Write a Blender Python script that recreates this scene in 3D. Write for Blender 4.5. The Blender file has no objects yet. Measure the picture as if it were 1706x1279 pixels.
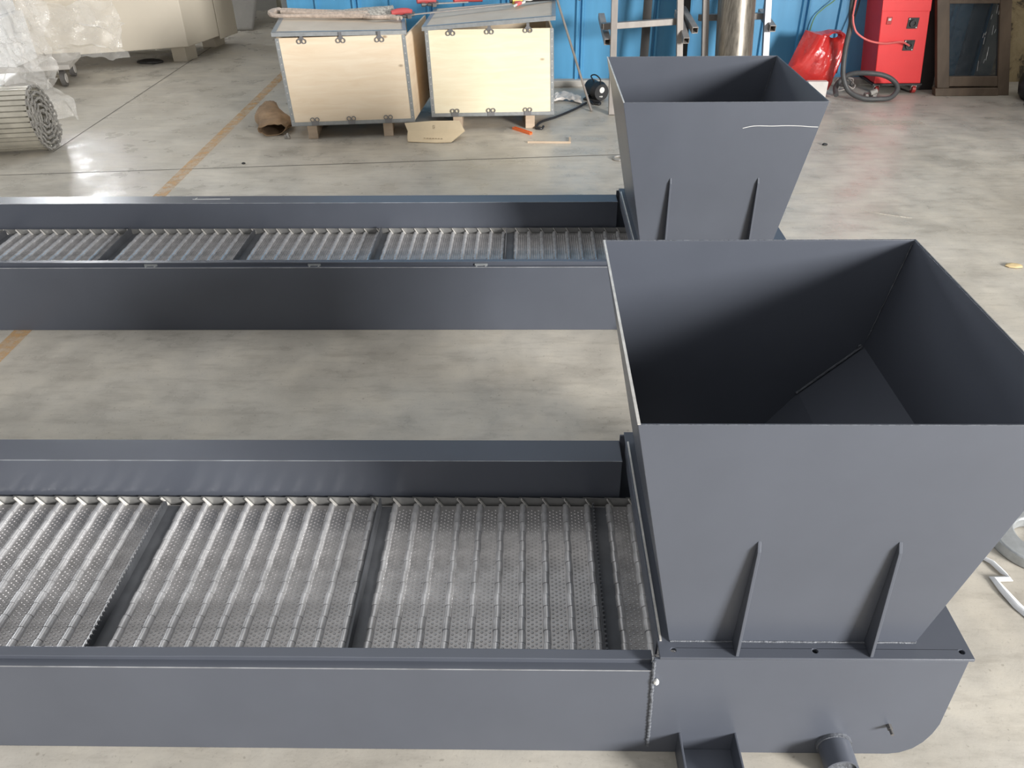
import bpy, bmesh, math, random
from mathutils import Vector, Matrix, noise

C = bpy.context.scene.collection
R = math.radians
random.seed(7)

# ------------------------------------------------------------------ helpers
class MB:
    """collects shapes into one bmesh; build() links them as ONE mesh object"""
    def __init__(s):
        s.bm = bmesh.new()

    def face(s, pts):
        return s.bm.faces.new([s.bm.verts.new(p) for p in pts])

    def mesh(s, verts, faces, M=None):
        vs = [s.bm.verts.new((M @ Vector(v)) if M else v) for v in verts]
        for f in faces:
            try:
                s.bm.faces.new([vs[i] for i in f])
            except ValueError:
                pass
        return s

    def box(s, lo, hi, M=None):
        x0, y0, z0 = lo; x1, y1, z1 = hi
        v = [(x0,y0,z0),(x1,y0,z0),(x1,y1,z0),(x0,y1,z0),(x0,y0,z1),(x1,y0,z1),(x1,y1,z1),(x0,y1,z1)]
        f = [(3,2,1,0),(4,5,6,7),(0,1,5,4),(1,2,6,5),(2,3,7,6),(3,0,4,7)]
        return s.mesh(v, f, M)

    def prism(s, poly, axis, a, b, M=None):
        """poly: 2D points; axis 'x': (y,z) points, 'y': (x,z), 'z': (x,y); extruded a..b"""
        def P(p, t):
            return {'x': (t, p[0], p[1]), 'y': (p[0], t, p[1]), 'z': (p[0], p[1], t)}[axis]
        n = len(poly)
        v = [P(p, a) for p in poly] + [P(p, b) for p in poly]
        f = [tuple(range(n))[::-1], tuple(range(n, 2*n))]
        f += [(i, (i+1) % n, n+(i+1) % n, n+i) for i in range(n)]
        return s.mesh(v, f, M)

    def hexa(s, q0, q1):
        """solid between two quads of 4 points each"""
        v = list(q0) + list(q1)
        f = [(3,2,1,0),(4,5,6,7),(0,1,5,4),(1,2,6,5),(2,3,7,6),(3,0,4,7)]
        return s.mesh(v, f)

    def cyl(s, p, q, r, seg=16, r2=None, caps=True):
        p, q = Vector(p), Vector(q)
        r2 = r if r2 is None else r2
        d = (q-p).normalized()
        u = d.orthogonal().normalized(); w = d.cross(u)
        v = []
        for c, rr in ((p, r), (q, r2)):
            for i in range(seg):
                t = 2*math.pi*i/seg
                v.append(c + (u*math.cos(t)+w*math.sin(t))*rr)
        f = [(i, (i+1) % seg, seg+(i+1) % seg, seg+i) for i in range(seg)]
        if caps:
            f += [tuple(range(seg))[::-1], tuple(range(seg, 2*seg))]
        return s.mesh(v, f)

    def ring(s, c, d, r_out, r_in, h, seg=24):
        """flat washer with a hole, axis d, thickness h"""
        c, d = Vector(c), Vector(d).normalized()
        u = d.orthogonal().normalized(); w = d.cross(u)
        v = []
        for off, rr in ((0, r_out), (0, r_in), (h, r_in), (h, r_out)):
            for i in range(seg):
                t = 2*math.pi*i/seg
                v.append(c + d*off + (u*math.cos(t)+w*math.sin(t))*rr)
        f = []
        for k in range(4):
            a, b = k*seg, ((k+1) % 4)*seg
            f += [(a+i, a+(i+1) % seg, b+(i+1) % seg, b+i) for i in range(seg)]
        return s.mesh(v, f)

    def tube(s, pts, r, seg=10, smooth=True, closed=False, sub=6):
        pts = [Vector(p) for p in pts]
        if smooth and len(pts) > 2:
            out = []
            n = len(pts)
            rng = n if closed else n-1
            for i in range(rng):
                if closed:
                    p0, p1, p2, p3 = pts[i-1], pts[i], pts[(i+1) % n], pts[(i+2) % n]
                else:
                    p0 = pts[i-1] if i else pts[0]*2-pts[1]
                    p1, p2 = pts[i], pts[i+1]
                    p3 = pts[i+2] if i+2 < n else p2*2-p1
                for k in range(sub):
                    t = k/sub
                    out.append(0.5*((2*p1)+(p2-p0)*t+(2*p0-5*p1+4*p2-p3)*t*t+(3*p1-p0-3*p2+p3)*t**3))
            if not closed:
                out.append(pts[-1])
            pts = out
        n = len(pts)
        tan = []
        for i in range(n):
            a = pts[i-1] if (i or closed) else pts[0]
            b = pts[(i+1) % n] if (i < n-1 or closed) else pts[-1]
            tan.append((b-a).normalized())
        u = tan[0].orthogonal().normalized()
        v = []
        for i in range(n):
            u = (u - tan[i]*u.dot(tan[i])).normalized()
            w = tan[i].cross(u)
            rr = r(i/(n-1)) if callable(r) else r
            for k in range(seg):
                t = 2*math.pi*k/seg
                v.append(pts[i]+(u*math.cos(t)+w*math.sin(t))*rr)
        f = []
        for i in range(n if closed else n-1):
            j = (i+1) % n
            f += [(i*seg+k, i*seg+(k+1) % seg, j*seg+(k+1) % seg, j*seg+k) for k in range(seg)]
        if not closed:
            f += [tuple(range(seg))[::-1], tuple(range((n-1)*seg, n*seg))]
        return s.mesh(v, f)

    def build(s, name, mat, parent=None, smooth=False, bevel=0, loc=None):
        bmesh.ops.recalc_face_normals(s.bm, faces=s.bm.faces)
        me = bpy.data.meshes.new(name)
        s.bm.to_mesh(me); s.bm.free()
        me.materials.append(mat)
        if smooth:
            me.polygons.foreach_set('use_smooth', [True]*len(me.polygons))
            try:
                me.set_sharp_from_angle(angle=R(38))
            except Exception:
                pass
        return link(name, me, parent, bevel, loc)

def link(name, me, parent=None, bevel=0, loc=None):
    o = bpy.data.objects.new(name, me)
    C.objects.link(o)
    if parent: o.parent = parent
    if loc: o.location = loc
    if bevel:
        m = o.modifiers.new('bevel', 'BEVEL')
        m.width = bevel; m.segments = 2; m.limit_method = 'ANGLE'; m.angle_limit = R(40)
    return o

def plate(name, outline, holes, t, mat, parent, M, bevel=0):
    """flat sheet with real holes (2D filled curve turned into a mesh); local z = thickness"""
    cu = bpy.data.curves.new('outline', 'CURVE')
    cu.dimensions = '2D'; cu.fill_mode = 'BOTH'; cu.extrude = t/2
    for poly in [outline]+holes:
        sp = cu.splines.new('POLY'); sp.points.add(len(poly)-1)
        for p, q in zip(sp.points, poly): p.co = (q[0], q[1], 0, 1)
        sp.use_cyclic_u = True
    tmp = bpy.data.objects.new('tmp', cu)
    C.objects.link(tmp)
    dg = bpy.context.evaluated_depsgraph_get(); dg.update()
    me = bpy.data.meshes.new_from_object(tmp.evaluated_get(dg))
    bpy.data.objects.remove(tmp); bpy.data.curves.remove(cu)
    me.transform(M)
    me.name = name
    me.materials.clear(); me.materials.append(mat)
    bm = bmesh.new(); bm.from_mesh(me)
    bmesh.ops.remove_doubles(bm, verts=bm.verts, dist=1e-5)
    bmesh.ops.recalc_face_normals(bm, faces=bm.faces)
    bm.to_mesh(me); bm.free()
    return link(name, me, parent, bevel)

def circle(cx, cy, r, n=14):
    return [(cx+r*math.cos(2*math.pi*i/n), cy+r*math.sin(2*math.pi*i/n)) for i in range(n)]

def tag(o, label, cat, group=None, kind=None):
    o['label'] = label
    o['category'] = cat
    if group: o['group'] = group
    if kind: o['kind'] = kind
    return o

def thing(name, loc, label, cat, rz=0, group=None):
    o = bpy.data.objects.new(name, None)
    o.empty_display_size = 0.05
    C.objects.link(o)
    o.location = loc; o.rotation_euler = (0, 0, rz)
    return tag(o, label, cat, group)

def struct(o):
    o['kind'] = 'structure'
    return o

# ------------------------------------------------------------------ materials
def new_mat(name):
    m = bpy.data.materials.new(name); m.use_nodes = True
    nt = m.node_tree
    return m, nt, nt.nodes['Principled BSDF']

def N(nt, typ, **kw):
    n = nt.nodes.new(typ)
    for k, v in kw.items():
        if k in n.inputs: n.inputs[k].default_value = v
        else: setattr(n, k, v)
    return n

def ramp(nt, fac, stops):
    r = nt.nodes.new('ShaderNodeValToRGB')
    e = r.color_ramp.elements
    while len(e) < len(stops): e.new(0.5)
    for i, (p, c) in enumerate(stops):
        e[i].position = p
        e[i].color = (*c, 1) if len(c) == 3 else c
    nt.links.new(fac, r.inputs[0])
    return r

def simple(name, col, rough=0.5, metal=0.0, var=0.12, scale=9.0, bump=0.0, coat=0.0, spec=0.5, stretch=None, detail=5.0):
    """principled colour with a little procedural mottling"""
    m, nt, b = new_mat(name)
    tc = N(nt, 'ShaderNodeTexCoord')
    src = tc.outputs['Object']
    if stretch:
        mp = N(nt, 'ShaderNodeMapping'); mp.inputs['Scale'].default_value = stretch
        nt.links.new(src, mp.inputs[0]); src = mp.outputs[0]
    nz = N(nt, 'ShaderNodeTexNoise', Scale=scale, Detail=detail, Roughness=0.6)
    nt.links.new(src, nz.inputs['Vector'])
    lo = tuple(max(0, c*(1-var)) for c in col); hi = tuple(min(1, c*(1+var)) for c in col)
    r = ramp(nt, nz.outputs['Fac'], [(0.3, lo), (0.7, hi)])
    nt.links.new(r.outputs[0], b.inputs['Base Color'])
    b.inputs['Metallic'].default_value = metal
    b.inputs['Specular IOR Level'].default_value = spec
    b.inputs['Coat Weight'].default_value = coat
    rr = N(nt, 'ShaderNodeMapRange')
    rr.inputs['To Min'].default_value = max(0.02, rough-0.06); rr.inputs['To Max'].default_value = min(1, rough+0.06)
    nt.links.new(nz.outputs['Fac'], rr.inputs['Value'])
    nt.links.new(rr.outputs[0], b.inputs['Roughness'])
    if bump:
        bp = N(nt, 'ShaderNodeBump', Strength=bump, Distance=0.01)
        nt.links.new(nz.outputs['Fac'], bp.inputs['Height'])
        nt.links.new(bp.outputs[0], b.inputs['Normal'])
    return m

def floor_mat():
    m, nt, b = new_mat('worn_concrete')
    L = nt.links.new
    tc = N(nt, 'ShaderNodeTexCoord'); P = tc.outputs['Object']
    big = N(nt, 'ShaderNodeTexNoise', Scale=0.9, Detail=6.0, Roughness=0.62); L(P, big.inputs['Vector'])
    mid = N(nt, 'ShaderNodeTexNoise', Scale=5.0, Detail=5.0, Roughness=0.58, Distortion=0.15); L(P, mid.inputs['Vector'])
    mp = N(nt, 'ShaderNodeMapping'); mp.inputs['Scale'].default_value = (2.2, 9.0, 1); L(P, mp.inputs[0])
    streak = N(nt, 'ShaderNodeTexNoise', Scale=2.4, Detail=7.0, Roughness=0.7); L(mp.outputs[0], streak.inputs['Vector'])
    fine = N(nt, 'ShaderNodeTexNoise', Scale=130.0, Detail=3.0, Roughness=0.7); L(P, fine.inputs['Vector'])
    base = ramp(nt, big.outputs['Fac'], [(0.3, (0.47, 0.435, 0.375)), (0.52, (0.545, 0.515, 0.455)), (0.72, (0.62, 0.59, 0.535))])
    r2 = ramp(nt, mid.outputs['Fac'], [(0.22, (0.74, 0.74, 0.74)), (0.48, (0.94, 0.94, 0.94)), (0.66, (1.06, 1.05, 1.03))])
    m1 = N(nt, 'ShaderNodeMix', data_type='RGBA', blend_type='MULTIPLY'); m1.inputs[0].default_value = 0.95
    L(base.outputs[0], m1.inputs[6]); L(r2.outputs[0], m1.inputs[7])
    r3 = ramp(nt, streak.outputs['Fac'], [(0.3, (0.78, 0.77, 0.76)), (0.5, (1, 1, 1)), (0.75, (1.06, 1.06, 1.05))])
    m2 = N(nt, 'ShaderNodeMix', data_type='RGBA', blend_type='MULTIPLY'); m2.inputs[0].default_value = 0.85
    L(m1.outputs[2], m2.inputs[6]); L(r3.outputs[0], m2.inputs[7])
    r4 = ramp(nt, fine.outputs['Fac'], [(0.25, (0.72, 0.72, 0.72)), (0.42, (1, 1, 1))])
    m3 = N(nt, 'ShaderNodeMix', data_type='RGBA', blend_type='MULTIPLY'); m3.inputs[0].default_value = 0.6
    L(m2.outputs[2], m3.inputs[6]); L(r4.outputs[0], m3.inputs[7])
    # dark pits and blotches of dirt
    vo = N(nt, 'ShaderNodeTexVoronoi', Scale=9.0); L(P, vo.inputs['Vector'])
    pit = ramp(nt, vo.outputs['Distance'], [(0.02, (0.45, 0.42, 0.38)), (0.05, (1, 1, 1))])
    m4 = N(nt, 'ShaderNodeMix', data_type='RGBA', blend_type='MULTIPLY'); m4.inputs[0].default_value = 0.5
    L(m3.outputs[2], m4.inputs[6]); L(pit.outputs[0], m4.inputs[7])
    # broad dark stains trodden into the slab
    st = N(nt, 'ShaderNodeTexNoise', Scale=1.7, Detail=6.0, Roughness=0.62, Distortion=0.4); L(P, st.inputs['Vector'])
    sr = ramp(nt, st.outputs['Fac'], [(0.28, (0.66, 0.65, 0.64)), (0.52, (1, 1, 1))])
    m5 = N(nt, 'ShaderNodeMix', data_type='RGBA', blend_type='MULTIPLY'); m5.inputs[0].default_value = 0.6
    L(m4.outputs[2], m5.inputs[6]); L(sr.outputs[0], m5.inputs[7])
    sp_ = N(nt, 'ShaderNodeTexNoise', Scale=75.0, Detail=2.0, Roughness=0.5); L(P, sp_.inputs['Vector'])
    s2 = ramp(nt, sp_.outputs['Fac'], [(0.27, (0.5, 0.49, 0.47)), (0.33, (1, 1, 1))])
    m6 = N(nt, 'ShaderNodeMix', data_type='RGBA', blend_type='MULTIPLY'); m6.inputs[0].default_value = 0.45
    L(m5.outputs[2], m6.inputs[6]); L(s2.outputs[0], m6.inputs[7])
    L(m6.outputs[2], b.inputs['Base Color'])
    rr = N(nt, 'ShaderNodeMapRange'); rr.inputs['From Min'].default_value = 0.3; rr.inputs['From Max'].default_value = 0.7
    rr.inputs['To Min'].default_value = 0.20; rr.inputs['To Max'].default_value = 0.50
    L(mid.outputs['Fac'], rr.inputs['Value']); L(rr.outputs[0], b.inputs['Roughness'])
    b.inputs['Specular IOR Level'].default_value = 0.24
    ad = N(nt, 'ShaderNodeMath', operation='ADD'); L(mid.outputs['Fac'], ad.inputs[0])
    sc = N(nt, 'ShaderNodeMath', operation='MULTIPLY'); L(fine.outputs['Fac'], sc.inputs[0]); sc.inputs[1].default_value = 0.25
    L(sc.outputs[0], ad.inputs[1])
    bp = N(nt, 'ShaderNodeBump', Strength=0.22, Distance=0.006); L(ad.outputs[0], bp.inputs['Height'])
    L(bp.outputs[0], b.inputs['Normal'])
    return m

def worn_paint_line(name, col):
    """thin floor paint, worn through in patches"""
    m, nt, b = new_mat(name); L = nt.links.new
    tc = N(nt, 'ShaderNodeTexCoord')
    nz = N(nt, 'ShaderNodeTexNoise', Scale=16.0, Detail=9.0, Roughness=0.75); L(tc.outputs['Object'], nz.inputs['Vector'])
    r = ramp(nt, nz.outputs['Fac'], [(0.34, (0, 0, 0)), (0.62, (0.62, 0.62, 0.62))])
    tr = N(nt, 'ShaderNodeBsdfTransparent'); mx = N(nt, 'ShaderNodeMixShader')
    b.inputs['Base Color'].default_value = (*col, 1); b.inputs['Roughness'].default_value = 0.6
    L(r.outputs[0], mx.inputs[0]); L(tr.outputs[0], mx.inputs[1]); L(b.outputs[0], mx.inputs[2])
    L(mx.outputs[0], nt.nodes['Material Output'].inputs['Surface'])
    return m

def film_mat(name, col, alpha, rough=0.12, var=0.5):
    """clear plastic film: see-through, milky, glossy"""
    m, nt, b = new_mat(name); L = nt.links.new
    tc = N(nt, 'ShaderNodeTexCoord')
    nz = N(nt, 'ShaderNodeTexNoise', Scale=6.0, Detail=6.0, Roughness=0.65); L(tc.outputs['Object'], nz.inputs['Vector'])
    b.inputs['Base Color'].default_value = (*col, 1)
    b.inputs['Roughness'].default_value = rough
    b.inputs['Specular IOR Level'].default_value = 0.9
    tr = N(nt, 'ShaderNodeBsdfTransparent'); mx = N(nt, 'ShaderNodeMixShader')
    rr = N(nt, 'ShaderNodeMapRange'); rr.inputs['From Min'].default_value = 0.3; rr.inputs['From Max'].default_value = 0.7
    rr.inputs['To Min'].default_value = alpha*(1-var); rr.inputs['To Max'].default_value = min(1, alpha*(1+var))
    L(nz.outputs['Fac'], rr.inputs['Value']); L(rr.outputs[0], mx.inputs[0])
    L(tr.outputs[0], mx.inputs[1]); L(b.outputs[0], mx.inputs[2])
    L(mx.outputs[0], nt.nodes['Material Output'].inputs['Surface'])
    bp = N(nt, 'ShaderNodeBump', Strength=0.6, Distance=0.03); L(nz.outputs['Fac'], bp.inputs['Height']); L(bp.outputs[0], b.inputs['Normal'])
    return m

def plywood_mat(name, a, c, knots=True):
    m, nt, b = new_mat(name); L = nt.links.new
    tc = N(nt, 'ShaderNodeTexCoord')
    mp = N(nt, 'ShaderNodeMapping'); mp.inputs['Scale'].default_value = (1.2, 1.2, 9.0); L(tc.outputs['Object'], mp.inputs[0])
    nz = N(nt, 'ShaderNodeTexNoise', Scale=3.0, Detail=7.0, Roughness=0.6, Distortion=0.8); L(mp.outputs[0], nz.inputs['Vector'])
    r = ramp(nt, nz.outputs['Fac'], [(0.3, a), (0.7, c)])
    out = r.outputs[0]
    if knots:
        mp2 = N(nt, 'ShaderNodeMapping'); mp2.inputs['Scale'].default_value = (3.4, 3.4, 6.5); L(tc.outputs['Object'], mp2.inputs[0])
        vo = N(nt, 'ShaderNodeTexVoronoi', Scale=1.0); L(mp2.outputs[0], vo.inputs['Vector'])
        k = ramp(nt, vo.outputs['Distance'], [(0.03, (0.3, 0.22, 0.14)), (0.075, (1, 1, 1))])
        mx = N(nt, 'ShaderNodeMix', data_type='RGBA', blend_type='MULTIPLY'); mx.inputs[0].default_value = 0.8
        L(out, mx.inputs[6]); L(k.outputs[0], mx.inputs[7]); out = mx.outputs[2]
    L(out, b.inputs['Base Color'])
    b.inputs['Roughness'].default_value = 0.6
    return m

def plaster_mat():
    m, nt, b = new_mat('peeling_plaster'); L = nt.links.new
    tc = N(nt, 'ShaderNodeTexCoord')
    nz = N(nt, 'ShaderNodeTexNoise', Scale=3.2, Detail=8.0, Roughness=0.7, Distortion=1.0); L(tc.outputs['Object'], nz.inputs['Vector'])
    r = ramp(nt, nz.outputs['Fac'], [(0.40, (0.10, 0.085, 0.06)), (0.46, (0.42, 0.33, 0.19)), (0.6, (0.52, 0.42, 0.25)), (0.75, (0.36, 0.31, 0.22))])
    L(r.outputs[0], b.inputs['Base Color']); b.inputs['Roughness'].default_value = 0.85
    bp = N(nt, 'ShaderNodeBump', Strength=0.5, Distance=0.02); L(nz.outputs['Fac'], bp.inputs['Height']); L(bp.outputs[0], b.inputs['Normal'])
    return m

M = {}
M['floor'] = floor_mat()
M['joint'] = simple('joint_filler', (0.13, 0.12, 0.105), 0.9)
M['paint'] = simple('slate_grey_paint', (0.088, 0.098, 0.122), 0.36, var=0.06, scale=3.0, spec=0.5, coat=0.0)
M['steel'] = simple('oiled_steel', (0.45, 0.44, 0.44), 0.34, metal=0.75, var=0.2, scale=22)
M['knuckle'] = simple('rolled_steel', (0.68, 0.68, 0.69), 0.26, metal=0.6, var=0.22, scale=24)
M['wing'] = simple('galvanised_wing', (0.25, 0.25, 0.245), 0.42, metal=0.4, var=0.12, scale=20)
M['flight'] = simple('dark_flight_steel', (0.10, 0.105, 0.115), 0.4, metal=0.3, var=0.2, scale=14)
M['edge'] = simple('worn_edge_with_glint', (0.34, 0.35, 0.37), 0.4, metal=0.2, var=0.4, scale=12)  # pale tone for edge highlights painted over the paint wear
M['bare'] = simple('bare_metal_edge', (0.72, 0.70, 0.66), 0.4, metal=0.35, var=0.2, scale=30)
M['weld'] = simple('painted_weld', (0.125, 0.135, 0.155), 0.45, var=0.3, scale=60, bump=0.8)
M['pale'] = simple('chalk_mark', (0.72, 0.72, 0.70), 0.8)
M['hole'] = simple('black_scrap_steel', (0.02, 0.02, 0.022), 0.7)  # near-black steel of the floor scraps
M['ply'] = plywood_mat('pale_plywood', (0.84, 0.68, 0.49), (0.92, 0.79, 0.61))
M['ply2'] = plywood_mat('cream_plywood', (0.87, 0.76, 0.54), (0.94, 0.86, 0.65))
M['plytop'] = plywood_mat('dusty_plywood', (0.62, 0.52, 0.41), (0.72, 0.62, 0.50), knots=False)
M['galv'] = simple('galvanised_strip', (0.40, 0.42, 0.43), 0.4, metal=0.45, var=0.12, scale=40)
M['clip'] = simple('spring_clip_steel', (0.26, 0.26, 0.27), 0.4, metal=0.5)
M['block'] = plywood_mat('pine_block', (0.52, 0.40, 0.29), (0.66, 0.53, 0.40), knots=False)
M['blue'] = simple('blue_sheet_steel', (0.085, 0.31, 0.54), 0.42, var=0.12, scale=2.2, stretch=(3, 3, 0.4))
M['kerb'] = simple('pale_kerb', (0.42, 0.40, 0.37), 0.8, bump=0.3)
M['plaster'] = plaster_mat()
M['greywall'] = simple('dusty_grey_wall', (0.38, 0.375, 0.35), 0.8, var=0.15, scale=1.4)
M['beige'] = simple('beige_column_paint', (0.40, 0.385, 0.31), 0.7, var=0.1, scale=2)
M['cream'] = simple('cream_enamel', (0.66, 0.60, 0.50), 0.42, var=0.04, scale=2)
M['red'] = simple('red_enamel', (0.95, 0.055, 0.06), 0.40, var=0.05, scale=3)
M['black'] = simple('black_plastic', (0.018, 0.018, 0.020), 0.45, var=0.2)
M['hose'] = simple('grey_rubber_hose', (0.075, 0.078, 0.08), 0.5, var=0.2, scale=30)
M['pink'] = simple('pink_cable', (0.72, 0.16, 0.15), 0.45)
M['green'] = simple('green_wire', (0.16, 0.30, 0.12), 0.5)
M['tubesteel'] = simple('mill_steel_tube', (0.30, 0.275, 0.255), 0.45, metal=0.3, var=0.18, scale=14, stretch=(1, 1, 0.2))
M['whitetube'] = simple('pale_steel_tube', (0.50, 0.50, 0.54), 0.4, metal=0.2, var=0.1, scale=14)
M['pipe'] = simple('scratched_pipe', (0.21, 0.19, 0.16), 0.36, metal=0.6, var=0.4, scale=20, stretch=(4, 4, 0.35), detail=10)
M['darksteel'] = simple('dark_steel_and_shade', (0.045, 0.043, 0.042), 0.5, metal=0.3)  # dark steel, also used for the bars that stand for shadow
M['oldwood'] = simple('old_brown_wood', (0.135, 0.098, 0.068), 0.6, var=0.35, scale=8, stretch=(1, 1, 0.25))
M['rag'] = simple('white_rag', (0.66, 0.63, 0.60), 0.9, bump=0.3)
M['cardboard'] = simple('cream_cardboard', (0.70, 0.58, 0.40), 0.75, var=0.1, scale=4)
M['ink'] = simple('faded_print', (0.30, 0.23, 0.15), 0.8)
M['sack'] = simple('brown_sackcloth', (0.26, 0.175, 0.105), 0.9, var=0.35, scale=10, bump=0.5)
M['orange'] = simple('orange_plastic', (0.85, 0.19, 0.05), 0.45)
M['sling'] = simple('dusty_webbing', (0.47, 0.39, 0.33), 0.9, var=0.25, scale=60, bump=0.5)
M['slingweave'] = simple('grey_webbing_eye', (0.42, 0.40, 0.36), 0.9, var=0.55, scale=75, bump=0.5)
M['toolred'] = simple('red_tool_grip', (0.55, 0.09, 0.09), 0.5)
M['toolgrey'] = simple('cast_tool_steel', (0.16, 0.155, 0.15), 0.5, metal=0.4)
M['yellow'] = simple('yellow_tape', (0.75, 0.60, 0.12), 0.5)
M['slat'] = simple('dusty_slat_steel', (0.47, 0.445, 0.38), 0.42, metal=0.45, var=0.15, scale=12)
M['chain'] = simple('chain_steel', (0.36, 0.345, 0.32), 0.5, metal=0.35, var=0.3, scale=30)
M['film'] = film_mat('clear_stretch_film', (0.86, 0.84, 0.80), 0.28, rough=0.10)
M['redfilm'] = film_mat('red_plastic_film', (0.62, 0.035, 0.03), 0.88, rough=0.14, var=0.1)
M['glass'] = film_mat('dusty_pane', (0.05, 0.07, 0.09), 0.38, rough=0.30, var=0.2)
M['glass'].node_tree.nodes['Principled BSDF'].inputs['Specular IOR Level'].default_value = 0.25
M['whitebox'] = simple('white_carton', (0.90, 0.92, 0.94), 0.5, var=0.03)
M['tarp'] = simple('grey_tarpaulin', (0.38, 0.37, 0.35), 0.6, var=0.15, scale=3, bump=0.4)
M['rubber'] = simple('caster_rubber', (0.10, 0.095, 0.09), 0.6)
M['hub'] = simple('caster_hub', (0.60, 0.58, 0.55), 0.4, metal=0.3)
M['castred'] = simple('red_caster_wheel', (0.50, 0.05, 0.045), 0.4)
M['line'] = worn_paint_line('worn_orange_paint', (0.66, 0.38, 0.14))
M['stain'] = worn_paint_line('dry_paint_smear', (0.62, 0.58, 0.50))
M['leaf'] = simple('dry_leaf', (0.62, 0.48, 0.26), 0.8)

def pane_light():
    m, nt, b = new_mat('bright_daylight_pane')
    b.inputs['Base Color'].default_value = (0.8, 0.8, 0.8, 1)
    b.inputs['Emission Color'].default_value = (0.95, 0.97, 1.0, 1)
    b.inputs['Emission Strength'].default_value = 95.0
    return m
M['day'] = pane_light()

# ------------------------------------------------------------------ setting
f = MB(); f.face([(-9, -3, 0), (9, -3, 0), (9, 12, 0), (-9, 12, 0)])
struct(f.build('floor', M['floor']))
# joints cut in the slab
j = MB()
def strip(mb, a, b, w, z):
    a, b = Vector((*a, 0)), Vector((*b, 0)); d = (b-a).normalized(); n = Vector((-d.y, d.x, 0))*w/2
    mb.face([(*(a-n).xy, z), (*(b-n).xy, z), (*(b+n).xy, z), (*(a+n).xy, z)])
strip(j, (-6, 4.275), (0.75, 4.865), 0.009, 0.0006)
struct(j.build('trim_1', M['joint']))
j = MB(); strip(j, (-2.955, 4.95), (-2.945, 9.5), 0.008, 0.0006)
struct(j.build('trim_2', M['joint']))
lm = MB()
strip(lm, (-1.985, -1.0), (-2.012, 9.0), 0.072, 0.0009)
tag(lm.build('floor_line', M['line']), 'worn orange painted line running across the concrete floor', 'floor marking')

# back wall: blue profiled sheet with narrow ribs
w = MB()
prof = []
x = -1.775
k = 0
while x < 3.22:
    prof += [(x, 6.5), (x+0.205, 6.5), (x+0.212, 6.478), (x+0.226, 6.478), (x+0.233, 6.5)]
    if k % 2: prof += [(x+0.245, 6.5), (x+0.252, 6.478), (x+0.264, 6.478), (x+0.271, 6.5)]
    x += 0.275; k += 1
prof.append((3.25, 6.5))
for i in range(len(prof)-1):
    a, b = prof[i], prof[i+1]
    w.face([(a[0], a[1], 0.05), (b[0], b[1], 0.05), (b[0], b[1], 3.6), (a[0], a[1], 3.6)])
w.face([(-1.775, 6.5, 0.05), (-1.775, 6.62, 0.05), (-1.775, 6.62, 3.6), (-1.775, 6.5, 3.6)])
struct(w.build('wall_back', M['blue']))
b_ = MB(); b_.box((-1.775, 6.44, 0), (3.25, 6.62, 0.05))
struct(b_.build('baseboard_back', M['kerb'], bevel=0.006))
w = MB(); w.box((3.25, 6.52, 0), (6.5, 6.7, 3.6)); struct(w.build('wall_right', M['plaster']))
w = MB()
w.box((-9, 9.9, 0), (-6.28, 10.1, 4.2)); w.box((-5.48, 9.9, 0), (-1.7, 10.1, 4.2))
w.box((-6.28, 9.9, 0), (-5.48, 10.1, 1.45)); w.box((-6.28, 9.9, 2.5), (-5.48, 10.1, 4.2))
struct(w.build('wall_left', M['greywall']))
w = MB(); w.box((-1.85, 6.62, 0), (-1.70, 9.9, 3.6)); struct(w.build('wall_return', M['greywall']))
w = MB(); w.box((4.2, 2.55, 0), (6.5, 2.67, 3.4)); struct(w.build('unseen_shade_wall', M['greywall']))  # unseen blocker added to shade the back right area
wn = MB(); wn.box((-6.28, 10.02, 1.45), (-5.48, 10.05, 2.5))
win = struct(wn.build('window_1', M['day']))
wf = MB()
for xx in (-6.28, -5.90, -5.52): wf.box((xx, 9.92, 1.45), (xx+0.04, 10.0, 2.5))
for zz in (1.45, 1.96, 2.46): wf.box((-6.28, 9.93, zz), (-5.48, 9.99, zz+0.04))
wf.build('window_frame', M['greywall'], win)
cl = MB(); cl.box((-2.63, 9.45, 0.30), (-2.02, 9.9, 3.6)); cl.box((-2.68, 9.40, 0), (-1.97, 9.9, 0.30))
tag(cl.build('column', M['beige'], bevel=0.01), 'beige painted column standing in the dim corner left of the blue wall', 'column')

# ------------------------------------------------------------------ conveyors
PITCH = 0.0557
BW0, BW1 = 0.052, 0.594       # belt edges (front, back)

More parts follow.
